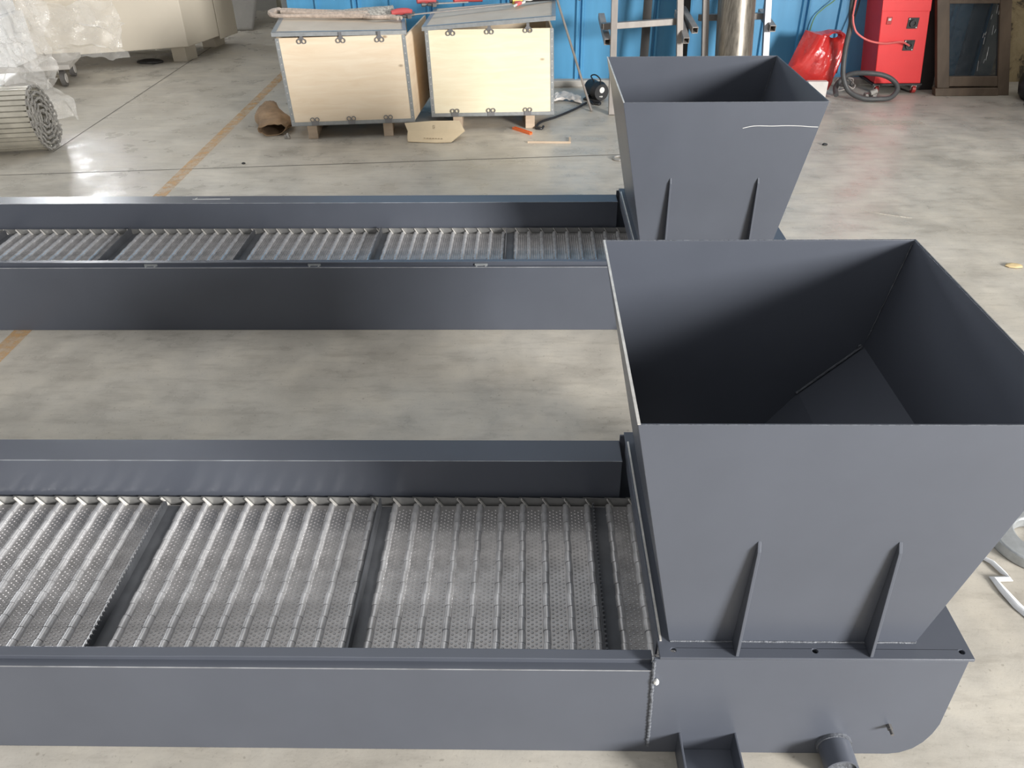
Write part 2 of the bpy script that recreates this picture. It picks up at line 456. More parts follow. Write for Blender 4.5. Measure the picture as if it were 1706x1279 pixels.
def make_plate_meshes():
    h = PITCH/2
    # dimpled plate
    m = MB()
    m.box((-h+0.0075, BW0, -0.003), (h-0.0075, BW1, 0.0))
    nx, ny = 4, 44
    for i in range(nx):
        for k in range(ny):
            cx = -h+0.0145+i*(PITCH-0.029)/(nx-1)
            cy = BW0+0.010+(k+(0.5 if i % 2 else 0))*(BW1-BW0-0.02)/ny
            v = []
            for rr, zz in ((0.0031, 0.0), (0.0022, 0.0014)):
                for q in range(6):
                    t = q*math.pi/3
                    v.append((cx+rr*math.cos(t), cy+rr*math.sin(t), zz))
            v.append((cx, cy, 0.0019))
            fs = [(q, (q+1) % 6, 6+(q+1) % 6, 6+q) for q in range(6)]+[(6+q, 6+(q+1) % 6, 12) for q in range(6)]
            m.mesh(v, fs)
    pl = m.build('belt_plate', M['steel'])
    # hinge knuckles on the left joint: alternate segments sit slightly to either side
    m = MB()
    ns = 16
    L = (BW1-BW0)/ns
    for k in range(ns):
        dx = 0.0006 if k % 2 else -0.0006
        y0 = BW0+k*L+0.0006; y1 = BW0+(k+1)*L-0.0006
        r = 0.0083 if k % 2 else 0.0087
        m.cyl((-h+dx, y0, 0.002), (-h+dx, y1, 0.002), r, 14)
        if k % 2: m.box((-h+dx, y0, -0.0035), (-h+0.012, y1, -0.0004))
        else: m.box((-h-0.010, y0, -0.0035), (-h+dx, y1, -0.0004))
    kn = m.build('hinge_knuckle', M['knuckle'], smooth=True)
    # overlapping side wing: upright sheet, one end joggled outward
    def wing(y, s):
        # sheet along the belt edge; its right end is cut on a slant, turned in, and laps over the next wing
        m = MB()
        yo, yi = y+s*0.0060, y+s*0.0022
        T = s*0.0020
        xb0, xb1, xt1 = -h-0.010, h+0.016, h-0.002
        q0 = [(xb0, yo, -0.006), (xb1, yi, -0.006), (xt1, yi, 0.0225), (xb0, yo, 0.0225)]
        m.hexa(q0, [(p[0], p[1]+T, p[2]) for p in q0])
        e = 0.0026
        q1 = [(xb1-e, yi-s*0.0075, -0.006), (xb1, yi-s*0.0075, -0.006), (xt1, yi-s*0.0060, 0.0225), (xt1-e, yi-s*0.0060, 0.0225)]
        m.hexa(q1, [(p[0], yi+s*0.0003, p[2]+0.0006) for p in q1])
        o = m.build('side_wing', M['wing'])
        o.data.materials.append(M['bare'])
        for p in o.data.polygons[6:]: p.material_index = 1
        return o
    w1 = wing(BW0-0.003, -1); w2 = wing(BW1+0.002, 1)
    res = [o.data for o in (pl, kn, w1, w2)]
    for o in (pl, kn, w1, w2): bpy.data.objects.remove(o)
    return res

PL, KN, W1, W2 = make_plate_meshes()

def flight_mesh(serrated):
    m = MB()
    m.box((-0.021, BW0+0.004, 0.0005), (0.021, BW1-0.008, 0.0042))
    x0 = -0.014
    if serrated:
        z0, z1 = 0.0042, 0.030
        y = BW0+0.006
        pts = [(y, z0)]
        while y < BW1-0.018:
            pts += [(y, z1-0.007), (y+0.0045, z1), (y+0.009, z1), (y+0.0105, z1-0.007)]
            y += 0.0125
        pts += [(y, z0)]
        # body + separate teeth keep the polygons simple
        m.box((x0-0.002, BW0+0.006, z0), (x0+0.002, BW1-0.010, z1-0.007))
        y = BW0+0.006
        while y < BW1-0.022:
            m.prism([(y, z1-0.007), (y+0.0022, z1-0.001), (y+0.0045, z1), (y+0.0068, z1-0.001), (y+0.009, z1-0.007)], 'x', x0-0.002, x0+0.002)
            y += 0.0125
    else:
        m.box((x0+0.005, BW0+0.006, 0.0042), (x0+0.009, BW1-0.010, 0.036))
    o = m.build('flight_bar', M['flight'])
    me = o.data; bpy.data.objects.remove(o)
    return me
FS, FP = flight_mesh(True), flight_mesh(False)

def conveyor(name, label, X, Y, xl, plate_x0, n_left, n_right, gx, extras):
    root = thing(name, (X, Y, 0), label, 'conveyor', group='pair of slate-grey conveyors')
    P = M['paint']
    # front side plate with stepped top
    m = MB()
    m.prism([(0, 0), (0, 0.270), (0.020, 0.270), (0.020, 0.262), (0.006, 0.262), (0.006, 0)], 'x', xl, 0.0805)
    sp1 = m.build('side_plate', P, root, bevel=0.0018)
    m = MB(); m.box((xl, -0.0005, 0.2684), (0.0765, 0.0007, 0.2703)); m.build('worn_edge_glint', M['edge'], sp1)  # pale strip paints the bright bevel highlight onto the worn ledge edge
    # bent lip on the step: riser, flange and inner guard, slightly dented along its length
    m = MB()
    prof = [(0.0175, 0.268), (0.0175, 0.2805), (0.0145, 0.2805), (0.0145, 0.2845), (0.037, 0.2845), (0.037, 0.11), (0.033, 0.11), (0.033, 0.2805), (0.0215, 0.2805), (0.0215, 0.268)]
    n = int((0.0765-xl)/0.055)
    xs = [xl+(0.0765-xl)*i/n for i in range(n+1)]
    verts, faces = [], []
    for i, xx in enumerate(xs):
        dz = 0.0022*noise.noise((xx*2.3+X*5, Y, 0.3)) + 0.0010*noise.noise((xx*9, Y*3, 1.3))
        dy = 0.0016*noise.noise((xx*3.1, Y, 4.3))
        for (py, pz) in prof:
            verts.append((xx, py+(dy if pz > 0.27 else 0), pz+(dz if pz > 0.275 else 0)))
    q = len(prof)
    for i in range(n):
        for k in range(q):
            faces.append((i*q+k, i*q+(k+1) % q, (i+1)*q+(k+1) % q, (i+1)*q+k))
    faces += [tuple(range(q))[::-1], tuple(range(n*q, (n+1)*q))]
    m.mesh(verts, faces)
    m.build('top_lip', P, root, bevel=0.0012)
    # rear side plate: inner guard, wide flange, outer plate
    m = MB()
    m.prism([(0.612, 0.10), (0.612, 0.284), (0.6987, 0.284), (0.6987, 0), (0.6937, 0), (0.6937, 0.279), (0.617, 0.279), (0.617, 0.10)], 'x', xl, 0.0765)
    sp2 = m.build('side_plate', P, root, bevel=0.0016)
    m = MB(); m.box((xl, 0.6114, 0.2828), (0.0765, 0.6128, 0.2844)); m.build('worn_edge_glint', M['edge'], sp2)  # same painted highlight strip along the rear flange edge
    m = MB(); m.box((xl, 0.006, 0.055), (0.60, 0.6937, 0.062)); m.build('bottom_pan', P, root)
    # belt
    for k in range(-n_left, n_right+1):
        x = plate_x0+k*PITCH
        p = link('belt_plate', PL, root, loc=(x, 0, 0.147))
        link('hinge_knuckle', KN, p)
        link('side_wing', W1, p); link('side_wing', W2, p)
        if k % 10 == 0:
            link('flight_bar', FS if (k//10) % 2 == 0 else FP, p)
    # tail box
    tail = [(0.0765, 0.0), (0.589, 0.0), (0.613, 0.005), (0.636, 0.020), (0.652, 0.043), (0.663, 0.072), (0.669, 0.104), (0.6675, 0.3035), (0.0765, 0.3035)]
    m = MB(); m.prism(tail, 'y', -0.0002, 0.006); tp = m.build('tail_side_plate', P, root, bevel=0.0012)
    m = MB(); m.prism(tail, 'y', 0.6927, 0.6989); m.build('tail_side_plate', P, root, bevel=0.0012)
    m = MB()
    tc_ = tail[1:8]
    for a, b in zip(tc_[:-1], tc_[1:]):
        m.hexa([(a[0]-0.001, 0.006, a[1]), (b[0]-0.001, 0.006, b[1]), (b[0]-0.001, 0.6927, b[1]), (a[0]-0.001, 0.6927, a[1])],
               [(a[0]-0.006, 0.006, a[1]+0.002), (b[0]-0.006, 0.006, b[1]+0.001), (b[0]-0.006, 0.6927, b[1]+0.001), (a[0]-0.006, 0.6927, a[1]+0.002)])
    m.build('end_cover', P, root)
    # bolted base plate with holes, hopper opening cut out
    holes = [circle(hx, hy, 0.0055) for hx in (0.114, 0.3825, 0.6586) for hy in (0.0165, 0.681)]
    holes.append([(0.114, 0.0415), (0.574, 0.0415), (0.574, 0.6535), (0.114, 0.6535)])
    bp = plate('base_plate', [(0.0865, -0.001), (0.6765, -0.001), (0.6765, 0.6995), (0.0865, 0.6995)], holes, 0.007, P, root, Matrix.Translation((0, 0, 0.3075)), bevel=0.001)
    m = MB(); m.box((0.0865, 0.043, 0.262), (0.0905, 0.655, 0.304)); m.build('apron_strip', P, root, bevel=0.001)
    m = MB(); m.box((0.0905, 0.0365, 0.311), (0.0945, 0.655, 0.3145)); m.build('sealing_strip', M['bare'], root)
    # welds on the tail plate
    m = MB()
    random.seed(3)
    m.tube([(0.0765+0.0078*(0.30-z)/0.22+random.uniform(-.0007, .0007), -0.001, z) for z in [0.30-0.012*i for i in range(24)]],
           lambda t: 0.0036+0.0006*math.sin(t*160), 8, sub=6)
    m.build('weld_seam', M['weld'], tp, smooth=True)
    # hopper: four leaning sheets
    T = 0.004
    rim = [(0.0, -0.016, 0.871), (0.6725, -0.016, 0.871), (0.6725, 0.6505, 0.871), (0.0, 0.6505, 0.871)]
    bas = [(0.109, 0.0366, 0.311), (0.579, 0.0366, 0.311), (0.579, 0.6585, 0.311), (0.109, 0.6585, 0.311)]
    ri = [(T, -0.016+T, 0.871), (0.6725-T, -0.016+T, 0.871), (0.6725-T, 0.6505-T, 0.871), (T, 0.6505-T, 0.871)]
    bi = [(0.109+T, 0.0366+T, 0.311), (0.579-T, 0.0366+T, 0.311), (0.579-T, 0.6585-T, 0.311), (0.109+T, 0.6585-T, 0.311)]
    m = MB()
    vs = rim+bas+ri+bi
    fs = []
    for i in range(4):
        k = (i+1) % 4
        fs += [(i, k, 4+k, 4+i), (8+i, 12+i, 12+k, 8+k), (i, 8+i, 8+k, k), (4+i, 4+k, 12+k, 12+i)]
    m.mesh(vs, fs)
    hop = m.build('hopper', P, root, bevel=0.0008)
    # bright sheared edge along the rim
    m = MB()
    e = 0.0012
    m.box((-0.0003, -0.0158, 0.8710), (T+0.0004, 0.6505, 0.8710+e))
    m.build('rim_edge', M['bare'], hop)
    m = MB()
    m.box((T, -0.0162, 0.8710), (0.6725, -0.0150, 0.8716)); m.box((T, 0.6490, 0.8710), (0.6725, 0.6505, 0.8718)); m.box((0.6705, -0.0150, 0.8710), (0.6727, 0.6490, 0.8718))
    m.build('rim_edge', M['weld'], hop)
    # inner deflector that narrows the chute
    m = MB()
    d0, d1, d2 = (0.6255, 0.603), (0.496, 0.468), (0.40, 0.33)
    for a, b in ((d0, d1), (d1, d2)):
        m.hexa([(a[0], -0.016+T+(0.871-a[1])*0.0939, a[1]), (b[0], -0.016+T+(0.871-b[1])*0.0939, b[1]), (b[0], 0.6505-T+(0.871-b[1])*0.014, b[1]), (a[0], 0.6505-T+(0.871-a[1])*0.014, a[1])],
               [(a[0]+.002, -0.016+T+(0.871-a[1])*0.0939, a[1]-.004), (b[0]+.002, -0.016+T+(0.871-b[1])*0.0939, b[1]-.004), (b[0]+.002, 0.6505-T+(0.871-b[1])*0.014, b[1]-.004), (a[0]+.002, 0.6505-T+(0.871-a[1])*0.014, a[1]-.004)])
    m.build('deflector_plate', P, hop)
    m = MB()
    yb = lambda z: 0.6505-T+(0.871-z)*0.014-0.0015
    xr = lambda z: 0.6725-T-0.002-(0.871-z)*0.167
    m.tube([(xr(z)+random.uniform(-.0006, .0006), yb(z), z) for z in [0.862-0.02*i for i in range(13)]], 0.0014, 6, sub=2)
    m.tube([(d0[0]-0.006+(d1[0]-d0[0])*t+random.uniform(-.0006, .0006), yb(d0[1]+(d1[1]-d0[1])*t)-0.001, d0[1]+(d1[1]-d0[1])*t+0.001) for t in [i/12 for i in range(13)]], 0.0028, 6, sub=2)
    m.cyl((0.614, yb(.6)-.003, 0.602), (0.614, yb(.6), 0.602), 0.006, 10)
    m.build('weld_seam', M['weld'], hop, smooth=True)
    # outer weld along the foot of the front sheet and up the left corner
    m = MB()
    m.tube([(0.11+0.469*t, 0.0355+random.uniform(-.0005, .0005), 0.3125) for t in [i/26 for i in range(27)]], 0.0020, 6, sub=2)
    m.tube([(0.579+random.uniform(-.0006, .0006)+0.0008, 0.037+0.62*t, 0.3125) for t in [i/26 for i in range(27)]], 0.0024, 6, sub=2)
    m.build('weld_seam', M['weld'], hop, smooth=True)
    # gusset ribs, front and back
    for (xt, xb) in gx:
        m = MB()
        yf = lambda z: 0.0366-(z-0.311)*0.0939
        prof = [(yf(0.607), 0.607), (yf(0.59)-0.010, 0.588), (0.0015, 0.3112), (0.036, 0.3112)]
        v = []
        for s in (-0.003, 0.003):
            for (py, pz) in prof:
                t = (pz-0.311)/0.296
                v.append((xb+(xt-xb)*t+s, py, pz))
        m.mesh(v, [(0, 1, 2, 3), (7, 6, 5, 4), (0, 4, 5, 1), (1, 5, 6, 2), (2, 6, 7, 3), (3, 7, 4, 0)])
        m.build('gusset', P, hop, bevel=0.001)
        m = MB()
        prof = [(0.6585-(0.607-0.311)*0.0143, 0.607), (0.675, 0.588), (0.697, 0.3112), (0.6585, 0.3112)]
        v = []
        for s in (-0.003, 0.003):
            for (py, pz) in prof:
                v.append((xb+s, py, pz))
        m.mesh(v, [(0, 1, 2, 3), (7, 6, 5, 4), (0, 4, 5, 1), (1, 5, 6, 2), (2, 6, 7, 3), (3, 7, 4, 0)])
        m.build('gusset', P, hop, bevel=0.001)
    # foot bracket: two upright cheeks on a floor plate
    m = MB()
    for xx in (0.146, 0.260):
        m.prism([(0, 0.012), (0, 0.070), (-0.115, 0.070), (-0.115, 0.012)], 'x', xx, xx+0.005)
    m.box((0.146, -0.115, 0.0), (0.265, 0, 0.012))
    m.build('foot_bracket', P, root, bevel=0.0012)
    # drain stub with collar
    m = MB()
    m.cyl((0.469, 0, 0.037), (0.469, -0.008, 0.037), 0.0365, 28)
    m.build('pipe_collar', M['weld'], root, smooth=True)
    m = MB()
    cx, cz, r = 0.469, 0.037, 0.033
    m.ring((cx, -0.004, cz), (0, -1, 0), r, r-0.005, 0.056, 28)
    st = m.build('drain_stub', P, root, smooth=True)
    m = MB(); m.cyl((cx, -0.006, cz), (cx, -0.054, cz), r-0.0055, 24); m.build('pipe_plug', M['weld'], st, smooth=True)
    m = MB()
    m.cyl((0.567, 0, 0.101), (0.567, -0.010, 0.101), 0.0055, 6); m.cyl((0.567, -0.010, 0.101), (0.567, -0.022, 0.101), 0.0035, 10)
    m.build('bolt', M['toolgrey'], root, smooth=True)
    extras(root, hop)
    return root

def near_extras(root, hop):
    m = MB()
    m.mesh(*blob((0.0845, -0.0045, 0.242), 0.0062, 3))
    m.build('paint_blob', M['pale'], root, smooth=True)

def far_extras(root, hop):
    m = MB()
    yf = lambda z: 0.0366-(z-0.311)*0.0939-0.0006
    pts = [(0.405, 0.783), (0.43, 0.789), (0.455, 0.791), (0.50, 0.790), (0.545, 0.791), (0.59, 0.790), (0.63, 0.787), (0.655, 0.786)]
    m.tube([(x, yf(z), z) for x, z in pts], 0.0011, 5)
    m.build('scratch', M['pale'], hop)
    m = MB()
    x0 = -1.63
    m.tube([(x0-0.165, 0.657, 0.2845), (x0-0.13, 0.6575, 0.2845), (x0-0.06, 0.659, 0.2845), (x0, 0.66, 0.2845)], 0.0013, 5)
    m.tube([(x0-0.155, 0.66, 0.2845), (x0-0.15, 0.675, 0.2845)], 0.001, 5)
    m.build('scratch', M['pale'], root)
    for xx in (-1.735, -1.115, -0.488):
        m = MB(); m.box((xx-0.024, 0.011, 0.2705), (xx+0.024, 0.0172, 0.278)); m.box((xx-0.020, 0.003, 0.2702), (xx-0.014, 0.011, 0.2725)); m.box((xx+0.014, 0.003, 0.2702), (xx+0.020, 0.011, 0.2725))
        m.build('lip_tack', M['galv'], root)

def blob(c, r, seed, n=8):
    v, fs = [], []
    for i in range(n+1):
        ph = math.pi*i/n
        for k in range(n):
            th = 2*math.pi*k/n
            p = Vector((math.sin(ph)*math.cos(th), math.sin(ph)*math.sin(th), math.cos(ph)))
            rr = r*(1+0.25*noise.noise(p*1.7+Vector((seed, 0, 0))))
            v.append(Vector(c)+p*rr)
    for i in range(n):
        for k in range(n):
            fs.append((i*n+k, i*n+(k+1) % n, (i+1)*n+(k+1) % n, (i+1)*n+k))
    return v, fs

xN, yN, xF, yF = 0.1647, 0.9872, 0.315, 2.7487
conveyor('chip_conveyor', 'nearest slate-grey hinged-belt conveyor with open hopper, its wide dimpled belt in the foreground', xN, yN,
         -2.15, 0.183-xN, 41, 5, ((0.229, 0.232), (0.466, 0.484)), near_extras)
conveyor('chip_conveyor', 'farther slate-grey hinged-belt conveyor with hopper, scratched on its front, behind the first', xF, yF,
         -3.0, -0.078-xF, 52, 10, ((0.185, 0.189), (0.490, 0.493)), far_extras)

# ------------------------------------------------------------------ plywood crates
def clip_mesh(up):
    """spring clip: two flat rings and a tongue; lies in the xz plane at y=0"""
    m = MB()
    s = 1 if up else -1
    for dx in (-0.0145, 0.0145):
        m.ring((dx, 0, 0), (0, -1, 0), 0.0145, 0.0095, 0.003, 18)
    if up:
        m.prism([(-0.020, 0.010), (0.020, 0.010), (0.009, 0.026), (0.009, 0.048), (-0.009, 0.048), (-0.009, 0.026)], 'y', -0.0035, -0.0005)
    else:
        m.prism([(-0.022, -0.012), (0.022, -0.012), (0.022, -0.034), (-0.022, -0.034)], 'y', -0.0032, -0.0005)
    o = m.build('spring_clip', M['clip']); me = o.data
    bpy.data.objects.remove(o)
    return me
CU, CD = clip_mesh(True), clip_mesh(False)

def crate(label, loc, rz, W, H, D, ply, z0, rack, lid_lift, lid_rz, feet, lid_d, flare=0.0):
    """local: x 0..W, y 0..D, panel from z0 to z0+H; rack = sideways lean of the top"""
    root = thing('plywood_crate', loc, label, 'crate', rz, 'plywood crates by the wall')
    sx = lambda z: rack*(z-z0)/H
    def slab(x0, x1, y0, y1, za, zb):
        q0 = [(x0+sx(za), y0, za), (x1+sx(za), y0, za), (x1+sx(za), y1, za), (x0+sx(za), y1, za)]
        q1 = [(x0+sx(zb), y0, zb), (x1+sx(zb), y0, zb), (x1+sx(zb), y1, zb), (x0+sx(zb), y1, zb)]
        return q0, q1
    z1 = z0+H
    m = MB(); m.hexa(*slab(0.006, W-0.006, 0, 0.012, z0+.004, z1)); m.build('front_panel', ply, root)
    m = MB()
    qa, qb = slab(W-0.012, W-0.001, 0.013, D, z0+.004, z1-0.012)
    fl_ = lambda q: [(p[0]+flare*p[1]/D, p[1], p[2]) for p in q]      # sprung open towards the back
    m.hexa(fl_(qa), fl_(qb)); m.build('side_panel', M['ply'], root)
    m = MB(); m.hexa(*slab(0, 0.012, 0.013, D, z0+.004, z1-0.004)); m.build('side_panel', M['ply'], root)
    m = MB(); m.hexa(*slab(0.012, W-0.012, D-0.012, D, z0+.004, z1-0.02)); m.build('back_panel', M['ply'], root)
    m = MB(); m.hexa(*slab(0.012, W-0.012, 0.013, D-0.012, z0+.004, z0+0.014)); m.build('bottom_panel', M['ply'], root)
    sw = 0.021
    for x0 in (0.0, W-sw):
        m = MB(); m.hexa(*slab(x0, x0+sw, -0.0025, -0.0003, z0, z1))
        if x0 > 0: m.hexa(*slab(W-0.001, W+0.001, -0.0025, 0.03, z0, z1-0.012))
        else: m.hexa(*slab(-0.002, 0, -0.0025, 0.03, z0, z1))
        st = m.build('edge_strip', M['galv'], root)
        m = MB()
        for i in range(12):
            z = z0+0.03+i*(H-0.05)/11
            m.cyl((x0+sw/2+sx(z), -0.0025, z), (x0+sw/2+sx(z), -0.0042, z), 0.0034, 8)
        m.build('rivet', M['bare'], st)
    m = MB(); m.hexa(*slab(-0.002, W+0.002, -0.004, -0.0026, z0-0.004, z0+0.020)); m.hexa(*slab(-0.002, W+0.002, -0.004, 0.03, z0-0.004, z0-0.0005)); m.build('edge_strip', M['galv'], root)
    for fx in feet:
        m = MB(); m.box((fx-0.030, 0.012, 0), (fx+0.030, D-0.04, z0-0.0045)); m.build('skid', M['block'], root, bevel=0.002)
    # lid, lifted at its right end
    hingez = z1+0.004
    def lz(x): return hingez+lid_lift[0]+(lid_lift[1]-lid_lift[0])*x/W
    ML = Matrix.Rotation(lid_rz, 4, 'Z')
    def lslab(x0, x1, y0, y1, a, b):
        out = []
        for t in (a, b):
            out.append([tuple(ML @ Vector((x+rack, y, lz(x)+t))) for x, y in ((x0, y0), (x1, y0), (x1, y1), (x0, y1))])
        return out
    m = MB(); m.hexa(*lslab(-0.012, W+0.006, -0.012, lid_d, 0.0, 0.014)); ld = m.build('lid', M['plytop'], root)
    m = MB()
    m.hexa(*lslab(-0.016, W+0.010, -0.016, -0.0125, -0.008, 0.0165)); m.hexa(*lslab(-0.016, W+0.010, -0.016, 0.012, 0.0145, 0.0165))
    m.build('edge_strip', M['galv'], ld)
    for a, b in ((-0.016, 0.010), (W-0.014, W+0.010)):
        m = MB(); m.hexa(*lslab(a, b, 0.0125, lid_d, 0.0145, 0.0165)); m.build('edge_strip', M['galv'], ld)
    for fx in (0.2, 0.5, 0.8):
        link('spring_clip', CU, root, loc=(fx*W+sx(z1), -0.006, z1-0.024+(lz(fx*W)-hingez)*0.3))
    for fx in (0.19, 0.485, 0.785):
        link('spring_clip', CD, root, loc=(fx*W, -0.0065, z0+0.034))
    return root

crate('pale plywood crate with steel edging under the webbing sling, left of the pair', (-1.493, 5.163, 0), R(6.0), 0.775, 0.520, 0.70, M['ply'], 0.092,
      -0.020, (0.016, 0.002), R(2.5), (0.120, 0.600), 0.70, 0.125)
crate('cream plywood crate with a gap under its raised lid, right of the pair', (-0.622, 5.352, 0), R(2.4), 0.795, 0.525, 0.62, M['ply2'], 0.092,
      -0.012, (0.002, 0.060), R(-4.0), (0.165, 0.640), 0.62)

# things on the crates
ZL = 0.646
m = MB()
def band(mb, pts, w, h):
    """flat strap along a path"""
    pts = [Vector(p) for p in pts]
    out = []
    for i in range(len(pts)-1):
        for k in range(4): out.append(pts[i].lerp(pts[i+1], k/4))
    out.append(pts[-1])
    v, fs = [], []
    for i, p in enumerate(out):
        d = (out[min(i+1, len(out)-1)]-out[max(i-1, 0)]).normalized()
        n = Vector((-d.y, d.x, 0)).normalized()*w/2
        v += [p-n, p+n, p+n+Vector((0, 0, h)), p-n+Vector((0, 0, h))]
    for i in range(len(out)-1):
        a, b = i*4, i*4+4
        for k in range(4): fs.append((a+k, a+(k+1) % 4, b+(k+1) % 4, b+k))
    fs += [(3, 2, 1, 0), (len(v)-4, len(v)-3, len(v)-2, len(v)-1)]
    mb.mesh(v, fs)
sl = thing('lifting_sling', (-1.345, 5.62, ZL), 'dusty webbing sling with a woven eye lying across the left crate lid', 'lifting sling')
m = MB()
m.tube([(-0.28, 0.13, 0.030), (-0.31, 0.02, 0.030), (-0.26, -0.045, 0.022), (-0.10, -0.045, 0.020), (0.12, -0.045, 0.020), (0.34, -0.06, 0.020)], lambda t: 0.015+0.003*math.sin(t*9), 8)
m.tube([(-0.28, 0.14, 0.025), (-0.12, 0.115, 0.022), (0.10, 0.10, 0.022), (0.30, 0.09, 0.022)], lambda t: 0.013+0.003*math.sin(t*7), 8)
m.tube([(-0.25, 0.05, 0.030), (-0.05, 0.02, 0.026), (0.15, 0.02, 0.024), (0.32, 0.02, 0.022)], lambda t: 0.014+0.003*math.sin(t*8), 8)
m.build('strap', M['sling'], sl, smooth=True)
m = MB()
# woven eye: padded oval
v, fs = [], []
for i in range(17):
    for k in range(9):
        t = i/16; u = k/8*2-1
        x = 0.02+0.45*t
        wdt = 0.035+0.055*math.sin(min(1, t*1.15)*math.pi*0.62)
        y = 0.05+u*wdt+0.03*t
        z = 0.012+0.045*(1-u*u)*(0.4+0.6*t)+0.005*noise.noise((x*40, y*40, 0))
        v.append((x, y, z))
for i in range(16):
    for k in range(8):
        fs.append((i*9+k, (i+1)*9+k, (i+1)*9+k+1, i*9+k+1))
n0 = len(v)
v += [(p[0], p[1], 0.003) for p in v[:]]
fs += [tuple(n0+q for q in reversed(fc)) for fc in fs[:]]
edge = [i*9 for i in range(17)]+[16*9+k for k in range(1, 9)]+[i*9+8 for i in range(15, -1, -1)]+[k for k in range(7, 0, -1)]
for a, b in zip(edge, edge[1:]+edge[:1]): fs.append((a, b, n0+b, n0+a))
m.mesh(v, fs)
m.build('woven_eye', M['slingweave'], sl, smooth=True)
m = MB()
m.tube([(0.30, -0.06, 0.016), (0.38, -0.10, 0.018), (0.46, -0.085, 0.016), (0.53, -0.12, 0.014)], 0.013, 8)
m.tube([(0.40, -0.08, 0.016), (0.48, -0.06, 0.016), (0.55, -0.10, 0.013)], 0.011, 8)
m.build('loose_tail', M['sling'], sl, smooth=True)

def clamp(label, loc, rz, bar_len, ry=0):
    """quick clamp: long bar, fixed jaw, sliding jaw with grip and screw"""
    t = thing('bar_clamp', loc, label, 'clamp', rz, 'bar clamps on the crates')
    t.rotation_euler = (0, ry, rz)
    m = MB(); m.box((-0.03, -0.010, 0.010), (bar_len, 0.010, 0.018)); m.build('bar', M['tubesteel'], t, bevel=0.001)
    m = MB()
    m.prism([(-0.05, 0.03), (-0.07, -0.02), (-0.055, -0.075), (-0.03, -0.078), (-0.035, -0.03), (-0.01, 0.02), (0.0, 0.03)], 'z', 0.004, 0.026)
    m.cyl((-0.085, -0.045, 0.015), (-0.03, -0.06, 0.015), 0.008, 10)
    m.build('jaw', M['toolgrey'], t, bevel=0.002)
    m = MB()
    m.tube([(-0.02, 0.0, 0.028), (-0.055, 0.01, 0.034), (-0.11, 0.012, 0.036), (-0.15, 0.006, 0.034)], lambda q: 0.016+0.006*math.sin(q*math.pi), 10)
    m.build('grip', M['toolred'], t, smooth=True)
    m = MB(); m.cyl((-0.10, -0.035, 0.016), (-0.01, -0.03, 0.016), 0.0075, 10); m.cyl((-0.125, -0.036, 0.016), (-0.10, -0.035, 0.016), 0.013, 12)
    m.build('screw', M['toolgrey'], t, smooth=True)
    return t
clamp('long bar clamp with red grip bridging both crate lids, its jaw on the left crate', (-0.715, 5.60, 0.652), R(11), 0.62, R(-3.4))
c2 = clamp('red-handled bar clamp lying at the far corner between the two crates', (-0.60, 6.0, 0.652), R(14), 0.20)
m = MB()
m.tube([(0.10, 0.0, 0.03), (0.17, 0.012, 0.036), (0.25, 0.0, 0.034), (0.30, -0.01, 0.030)], lambda q: 0.018+0.006*math.sin(q*math.pi), 10)
m.build('grip', M['toolred'], c2, smooth=True)

wt = thing('welding_torch', (0.02, 5.81, 0.692), 'dark gun-like torch with yellow tape and white tag on the right crate lid', 'tool', R(10))
m = MB(); m.tube([(-0.14, -0.01, 0.020), (-0.02, 0.0, 0.024), (0.10, 0.02, 0.026), (0.20, 0.03, 0.030)], lambda q: 0.015+0.006*q, 10); m.build('body', M['black'], wt, smooth=True)
m = MB(); m.cyl((-0.125, -0.012, 0.021), (-0.06, -0.006, 0.024), 0.0225, 14); m.build('tape', M['yellow'], wt, smooth=True)
m = MB(); m.tube([(-0.055, -0.01, 0.022), (-0.05, -0.05, 0.016), (-0.10, -0.09, 0.012), (-0.13, -0.14, 0.010)], 0.007, 8); m.tube([(-0.05, -0.012, 0.024), (-0.01, -0.03, 0.026), (0.02, 0.0, 0.028)], 0.008, 8); m.build('tag', M['pale'], wt, smooth=True)
m = MB(); m.tube([(-0.11, -0.05, 0.012), (-0.08, -0.07, 0.016), (-0.11, -0.10, 0.010)], 0.012, 8); m.build('grip', M['pink'], wt, smooth=True)
m = MB()
for k in range(5):
    a = R(-30+k*15)
    m.tube([(0.19, 0.03, 0.030), (0.25, 0.035+0.04*math.sin(a), 0.034), (0.33, 0.03+0.10*math.sin(a), 0.016)], 0.010, 8)
m.build('claw', M['toolgrey'], wt, smooth=True)

# ------------------------------------------------------------------ floor bits near the crates
def sheet(name, mat, grid_fn, nu, nv, parent=None, thick=0.0, smooth=True):
    v, fs = [], []
    for i in range(nu+1):
        for k in range(nv+1):
            v.append(grid_fn(i/nu, k/nv))
    for i in range(nu):
        for k in range(nv):
            a = i*(nv+1)+k
            fs.append((a, a+nv+1, a+nv+2, a+1))
    m = MB(); m.mesh(v, fs)
    o = m.build(name, mat, parent, smooth=smooth)
    if thick:
        s = o.modifiers.new('thick', 'SOLIDIFY'); s.thickness = thick; s.offset = 0
    return o

